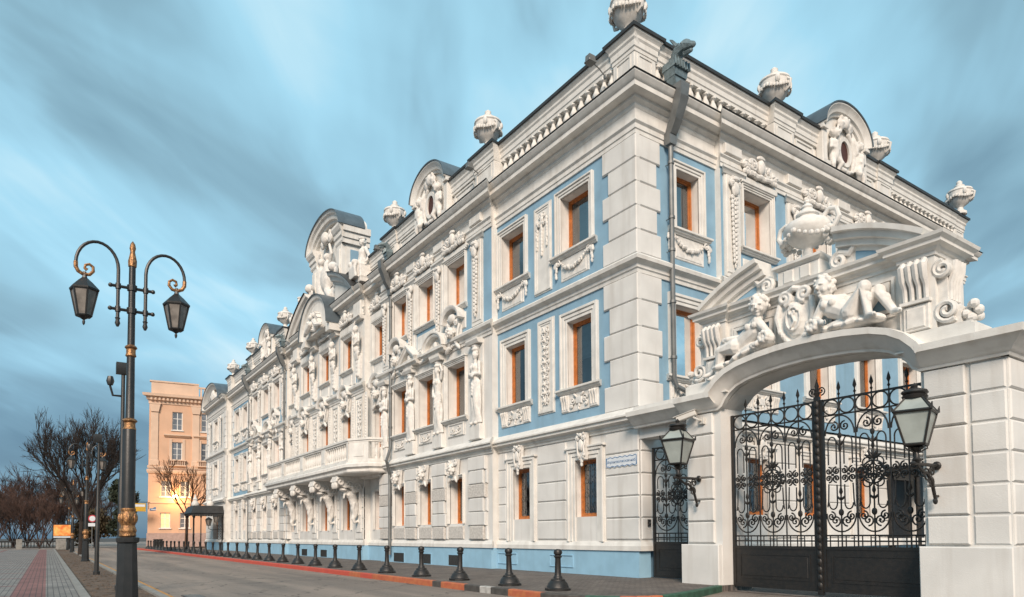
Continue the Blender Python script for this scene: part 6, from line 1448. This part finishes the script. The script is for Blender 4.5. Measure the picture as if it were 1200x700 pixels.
# ------------------------------------------------------------------ the ochre building across the end of the street
OX = -86
ob = thing('ochre_building', 'four storey orange ochre building with pale pilasters closing the far end of the street', 'building', (OX, 6, -.1))
ob.location = (OX, -3.4, -.1); ob.rotation_euler.z = R(-6.5)
def opart(mb, name, m, smooth=0, par=None): return mb.build(name, m, ob, (0, 3.4, .1), PI/2, smooth)
Y0, Y1 = -3.4, 26
cu, cl_ = [-.05, 3.5, 8.0, 12.5, 17, 21.5], [-1.35, 1.0, 5.3, 7.6, 11.9, 14.2, 18.5, 20.8]
def ofacade():
    # everything in local wall coordinates: a = Y, o = out towards the street (+X)
    holes = [(c-.62, c+.62, z0, z1) for c in cu for z0, z1 in ((15.6, 18.05), (11.6, 14.0))]+[(c-.6, c+.6, z0, z1) for c in cl_ for z0, z1 in ((6.65, 8.85), (2.5, 4.55))]
    A = sorted({Y0, Y1, *[q for h in holes for q in h[:2]]}); Z = sorted({0, 20.2, *[q for h in holes for q in h[2:]]})
    b = MB()
    for i in range(len(A)-1):
        for j in range(len(Z)-1):
            ca, cz = (A[i]+A[i+1])/2, (Z[j]+Z[j+1])/2
            if any(h[0] < ca < h[1] and h[2] < cz < h[3] for h in holes): continue
            b.add([P3(A[i], Z[j], 0), P3(A[i+1], Z[j], 0), P3(A[i+1], Z[j+1], 0), P3(A[i], Z[j+1], 0)], [(0, 1, 2, 3)])
    for h0, h1, g0, g1 in holes:
        c = [(h0, g0), (h1, g0), (h1, g1), (h0, g1)]
        for i in range(4): (p, q), (r, s) = c[i], c[(i+1) % 4]; b.add([P3(p, q, 0), P3(r, s, 0), P3(r, s, -.35), P3(p, q, -.35)], [(0, 1, 2, 3)])
    b.add([P3(Y0, 0, 0), P3(Y0, 20.2, 0), P3(Y0, 20.2, -16), P3(Y0, 0, -16)], [(0, 1, 2, 3)]); b.add([P3(Y1, 0, 0), P3(Y1, 20.2, 0), P3(Y1, 20.2, -16), P3(Y1, 0, -16)], [(0, 1, 2, 3)]); b.add([P3(Y0, 0, -16), P3(Y0, 20.2, -16), P3(Y1, 20.2, -16), P3(Y1, 0, -16)], [(0, 1, 2, 3)])
    opart(b, 'wall', OCHR)
    for n_, (h0, h1, g0, g1) in enumerate(holes):
        w, h = h1-h0, g1-g0; key = ('ow', round(w, 2), round(h, 2))
        def mk():
            m = MB(); ring(m, -w/2+.1, w/2-.1, .1, h-.1, .1, -.25, -.15); m.box(-.05, .05, .1, h-.1, -.24, -.16); m.box(-w/2+.1, -.05, h*.62, h*.62+.08, -.24, -.16); m.box(.05, w/2-.1, h*.62, h*.62+.08, -.24, -.16); m.box(-w/2-.15, w/2+.15, -.12, 0, -.1, .15)
            m.box(-w/2+.1, -.05, h*.3, h*.3+.04, -.235, -.165); m.box(.05, w/2-.1, h*.3, h*.3+.04, -.235, -.165)
            return m.mesh('window', WFRAME, 0)
        f = link('window', cached(key, mk), ob, Vector((0, (h0+h1)/2+3.4, g0+.1)), PI/2)
        lit = g0 == 2.5 and h0 < 0 and h0 > -3
        def mp(): m = MB(); m.add([P3(-w/2, 0, -.2), P3(w/2, 0, -.2), P3(w/2, h, -.2), P3(-w/2, h, -.2)], [(0, 1, 2, 3)]); return m.mesh('pane', PANEL if lit else PANEO, 0)
        link('pane', mp() if lit else cached(('op',)+key, mp), f)
    b = MB(); b.box(Y0-.1, Y1, 0, 1.85, -.2, .14); opart(b, 'plinth', PINK)
    b = MB()
    for z0, z1, o in ((9.75, 10.25, .22), (10.35, 10.75, .15), (5.75, 5.92, .10)): b.extrude([(-.05, 0), (o*.6, 0), (o, (z1-z0)*.6), (o, z1-z0), (-.05, z1-z0)], Y0, Y1, 1, 0, 0, z0)
    opart(b, 'belt_course', OCHL)
    b = MB(); b.extrude([(-.05, 0), (.1, 0), (.1, .3), (.35, .5), (.4, .8), (.8, .9), (.85, 1.25), (-.05, 1.3)], Y0, Y1, 1, 0, 0, 19.0); opart(b, 'cornice', OCHL)
    b = MB()
    for i in range(60): b.box(Y0+.1+i*.48, Y0+.34+i*.48, 19.42, 19.78, .1, .55)
    opart(b, 'dentil', OCHL)
    b = MB(); b.box(Y0+.2, 1.9, 20.3, 22.0, -.4, -.05); b.box(1.9, 2.5, 20.3, 22.1, -.5, .0); b.box(Y0, 2.5, 21.9, 22.1, -.55, .05); b.box(Y0+.2, Y1, 20.2, 20.32, -16, .0)
    for i in range(50): b.box(2.7+i*.45, 2.9+i*.45, 20.4, 21.5, -.3, -.1)
    b.box(2.5, Y1, 21.5, 21.7, -.35, -.05); opart(b, 'parapet', OCHL)
    b = MB()
    for c in (-2.75, 2.2, 6.0, 10.3, 15, 19.5, 24): 
        b.cbox(c-.45, c+.45, 10.75, 17.9, -.05, .16, .04); b.cbox(c-.55, c+.55, 10.75, 11.5, -.05, .24, .04); b.prism([(c-.45, 17.9), (c+.45, 17.9), (c+.65, 18.9), (c-.65, 18.9)], 0, .3); b.box(c-.7, c+.7, 18.9, 19.05, 0, .34)
    opart(b, 'pilaster', OCHL)
    b = MB()
    for c in cu:
        b.box(c-.95, c-.62, 11.4, 14.4, -.05, .08); b.box(c+.62, c+.95, 11.4, 14.4, -.05, .08); b.extrude([(-.05, 0), (.1, 0), (.4, .25), (.4, .4), (-.05, .45)], c-1.5, c+1.5, .3, .3, 0, 14.6)
        b.box(c-1.1, c+1.1, 10.75, 10.9, 0, .5); b.box(c-1.1, c+1.1, 11.45, 11.6, 0, .5)
        for k in range(8): b.box(c-.98+.26*k, c-.86+.26*k, 10.9, 11.45, .2, .4)
    opart(b, 'window_hood', OCHL)
ofacade()
t = thing('wall_lamp', 'lit glowing lamp on a bracket on the ochre building', 'lamp', (OX+.9, -.3, 6.7))
m = MB(); m.ell((0, 0, 0), (.30, .30, .24), 12, 8); m.build('bulb', BULB, t); m = MB(); m.tube([P3(0, .35, .9), P3(0, .5, .3), P3(0, .32, 0)], .05, 6); m.build('arm', IRON, t, rz=PI/2, loc=(-.9+.0, 0, 0))
l = bpy.data.lights.new('lamp_light', 'POINT'); l.energy = 160; l.color = (1, .48, .14); l.shadow_soft_size = .4; lo = bpy.data.objects.new('lamp_light', l); COL.objects.link(lo); lo.parent = t; lo.location = (.9, 0, -.1)
t = thing('house_sign', 'small dark blue street sign on the ochre building near its left edge', 'sign', (OX+.05, -2.4, 4.95)); m = MB(); m.cbox(-.75, .75, -.15, .15, 0, .06, .02); m.prism([(-.4, .15), (.4, .15), (.25, .32), (-.25, .32)], .0, .06); m.build('plate', SIGNB, t, rz=PI/2, smooth=0)
m = MB(); m.box(-.6, .6, -.03, .03, .06, .065); m.build('stripe', SIGNW, t, rz=PI/2, smooth=0)

# ------------------------------------------------------------------ street signs and the lit poster box
t = thing('poster_box', 'glowing orange backlit advertising box on a short pedestal at the end of the promenade', 'billboard', (-73, -12.9, -.0))
m = MB(); m.cbox(-.4, .4, 0, 1.2, -.3, .3, .04); m.build('pedestal', KERBG, t, rz=PI/2, smooth=0); m = MB(); m.cbox(-.85, .85, 1.2, 2.75, -.22, .22, .04); f = m.build('case', POLE, t, rz=PI/2, smooth=0); m = MB(); m.box(-.76, .76, 1.5, 2.66, .19, .23); m.build('poster', BILLB, f, smooth=0); m = MB(); m.box(-.76, .76, 1.3, 1.44, .19, .228); m.build('caption_strip', SIGNW, f, smooth=0)
t = thing('road_sign', 'round red and white road sign on a thin pole behind the bare tree', 'sign', (-68, -10.4, -.1)); m = MB(); m.tube([(0, 0, 0), (0, 0, 3.7)], .04, 6); m.build('pole', ZINC, t)
m = MB(); m.prism(arcpts(0, 3.35, .38, .38, 0, 2*PI, 20)[:-1], .05, .08); f = m.build('disc', SIGNR, t, rz=PI/2, smooth=0); m = MB(); m.prism(arcpts(0, 3.35, .27, .27, 0, 2*PI, 20)[:-1], .08, .085); m.build('disc_field', SIGNW, f, smooth=0); m = MB(); m.box(-.36, .36, 2.55, 2.88, .05, .07); m.build('plate', SIGNW, t, rz=PI/2, smooth=0)
t = thing('yellow_sign', 'yellow rectangular sign with a white band hanging at the corner of the ochre building', 'sign', (-84, -4.6, 0)); m = MB(); m.tube([P3(1.1, 4.9, 0), P3(1.1, 5.7, 0)], .04, 5); m.tube([P3(-.9, 5.8, 0), P3(1.25, 5.8, 0)], .04, 5); m.build('bracket', IRON, t, rz=PI/2); m = MB(); m.cbox(-.85, .75, 4.6, 5.65, -.06, .06, .02); f = m.build('board', SIGNY, t, rz=PI/2, smooth=0); m = MB(); m.box(-.75, .65, 5.2, 5.5, .06, .066); m.build('band', SIGNW, f, smooth=0)
t = thing('drain_grate', 'flat dark iron drain grate in the road beside the yellow line', 'drain', (-3.4, -11.35, -.146)); m = MB(); m.box(-.45, .45, 0, .012, -.2, .2); m.build('plate', IRON, t, smooth=0)
m = MB(); 
for k in range(10): m.box(-.4+.09*k, -.36+.09*k, .012, .018, -.17, .17)
m.build('bars', ZINC, t, smooth=0)
rl = thing('embankment_railing', 'low dark embankment railing with stone posts across the end of the promenade', 'railing', (-88, -45, -.1))
m = MB(); m.box(-32, 32, .9, 1.05, -.1, .1); m.box(-32, 32, .15, .25, -.06, .06)
for k in range(200): m.box(-32+.32*k, -31.9+.32*k, .25, .9, -.04, .04)
m.build('rail', IRON, rl, rz=PI/2, smooth=0)
pm = MB(); pm.cbox(-.3, .3, 0, 1.25, -.3, .3, .05); pm = pm.mesh('post', KERBG, 0)
for k in range(17): link('post', pm, rl, (0, -32+4*k, 0))

# ------------------------------------------------------------------ trees
def grow(m, p, d, L, r, depth, rnd, spread, up=.12, minr=.006, seg=5, nk=3):
    n = 3; pts = [Vector(p)]; q = Vector(p); dd = Vector(d).normalized()
    for i in range(n):
        dd = (dd+Vector((rnd.uniform(-1, 1), rnd.uniform(-1, 1), rnd.uniform(-.6, 1)))*.16+Vector((0, 0, up*.3))).normalized(); q = q+dd*L/n; pts.append(q.copy())
    m.tube(pts, [r*(1-.13*i) for i in range(n+1)], seg if depth > 2 else 3, cap=False)
    if depth == 0: return
    k = nk if depth > 1 else nk+1
    for j in range(k):
        t = rnd.uniform(.45, 1) if j else 1.0
        i = min(n-1, int(t*n)); b = pts[i].lerp(pts[i+1], t*n-i) if t < 1 else pts[-1]
        ax = Vector((rnd.uniform(-1, 1), rnd.uniform(-1, 1), rnd.uniform(-1, 1))).normalized(); nd = (dd+ax*spread*rnd.uniform(.6, 1.2)).normalized()
        grow(m, b, nd, L*rnd.uniform(.62, .84), max(minr, r*(.64 if j else .72)), depth-1, rnd, spread, up, minr, seg, nk)
def bare_tree(loc, seed, h, trunk_h, depth, spread, lb, grp, barkm, twigm, limbs=5, tr=.2, minr=.008, nk=3, flat=.75):
    rnd = random.Random(seed); t = thing('bare_tree', lb, 'tree', loc, 0, grp)
    m = MB(); m.tube([(0, 0, -.1), (.03, .02, trunk_h*.5), (0, .05, trunk_h)], [tr*1.25, tr, tr*.92], 9); m.build('trunk', barkm, t)
    m = MB()
    for i in range(limbs):
        an = 2*PI*i/limbs+rnd.uniform(-.4, .4); grow(m, (0, .05, trunk_h-.1*rnd.random()), (math.cos(an)*flat, math.sin(an)*flat, .8), (h-trunk_h)*.34, tr*.62, depth, rnd, spread, .14, minr, 5, nk)
    m.build('crown', twigm, t, smooth=0); return t
bare_tree((-47, -12.1, -.05), 23, 11.0, 2.7, 6, .60, 'large leafless tree with dark spreading branches on the planting strip behind the street lamps', None, BARK, BARK, 6, .22, .006, 3, .5).scale = (.72, .72, .95)
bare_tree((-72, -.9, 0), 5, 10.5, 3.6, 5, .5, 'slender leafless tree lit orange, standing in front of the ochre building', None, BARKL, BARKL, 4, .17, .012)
protos = [bare_tree((0, 0, 0), 100+i, 13.0, .5, 5, .42, 'leafless reddish brown tree in the dark row beyond the embankment railing', 'bare trees beyond the railing', BARKR, BARKR, 7, .16, .022, 3, .42) for i in range(3)]
rnd = random.Random(17); k = 0
spots = [(-96-rnd.uniform(0, 46), -8-1.7*i+rnd.uniform(-1, 1)) for i in range(44)]
for i, (x, y) in enumerate(spots):
    o = protos[i] if i < 3 else copy_tree(protos[i % 3])
    o.location = (x, y, -.3); o.rotation_euler.z = rnd.uniform(0, 6); s = rnd.uniform(.55, 1.1); o.scale = (s*1.2, s*1.2, s)
def bush(loc, rx, rz_, seed, lb, m_=EVER, n=1500, ls=.22):
    rnd = random.Random(seed); t = thing('bush', lb, 'bush', loc); m = MB(); lobes = [(Vector((rnd.uniform(-.6, .6)*rx, rnd.uniform(-.6, .6)*rx, rnd.uniform(.3, 1)*rz_)), rnd.uniform(.4, .75)*rx) for _ in range(12)]
    for i in range(n):
        c, r = lobes[i % 12]; v = Vector((rnd.gauss(0, 1), rnd.gauss(0, 1), rnd.gauss(0, 1))).normalized()*r*rnd.uniform(.6, 1.08); p = c+v
        if p.z < .05: continue
        a = Vector((rnd.uniform(-1, 1), rnd.uniform(-1, 1), rnd.uniform(-1, 1))).normalized(); b = a.orthogonal().normalized(); s = ls*rnd.uniform(.6, 1.3)
        m.add([p-a*s, p+b*s*.5, p+a*s, p-b*s*.5], [(0, 1, 2, 3)])
    m.build('foliage', m_, t, smooth=0); k = MB(); k.tube([(0, 0, 0), (0, 0, rz_*.7)], .12, 6); k.build('trunk', BARK, t)
bush((-93, -5.6, -.1), 1.6, 8.5, 3, 'dark green shrub growing at the left edge of the ochre building', EVER, 2600, .3)
bush((-100, -8.6, -.1), 2.6, 4.0, 4, 'low dark brown shrub behind the lamp posts, left of the ochre building', mat('brown_scrub', (.06, .045, .02), .9, .3, 2, 0), 2600, .3)
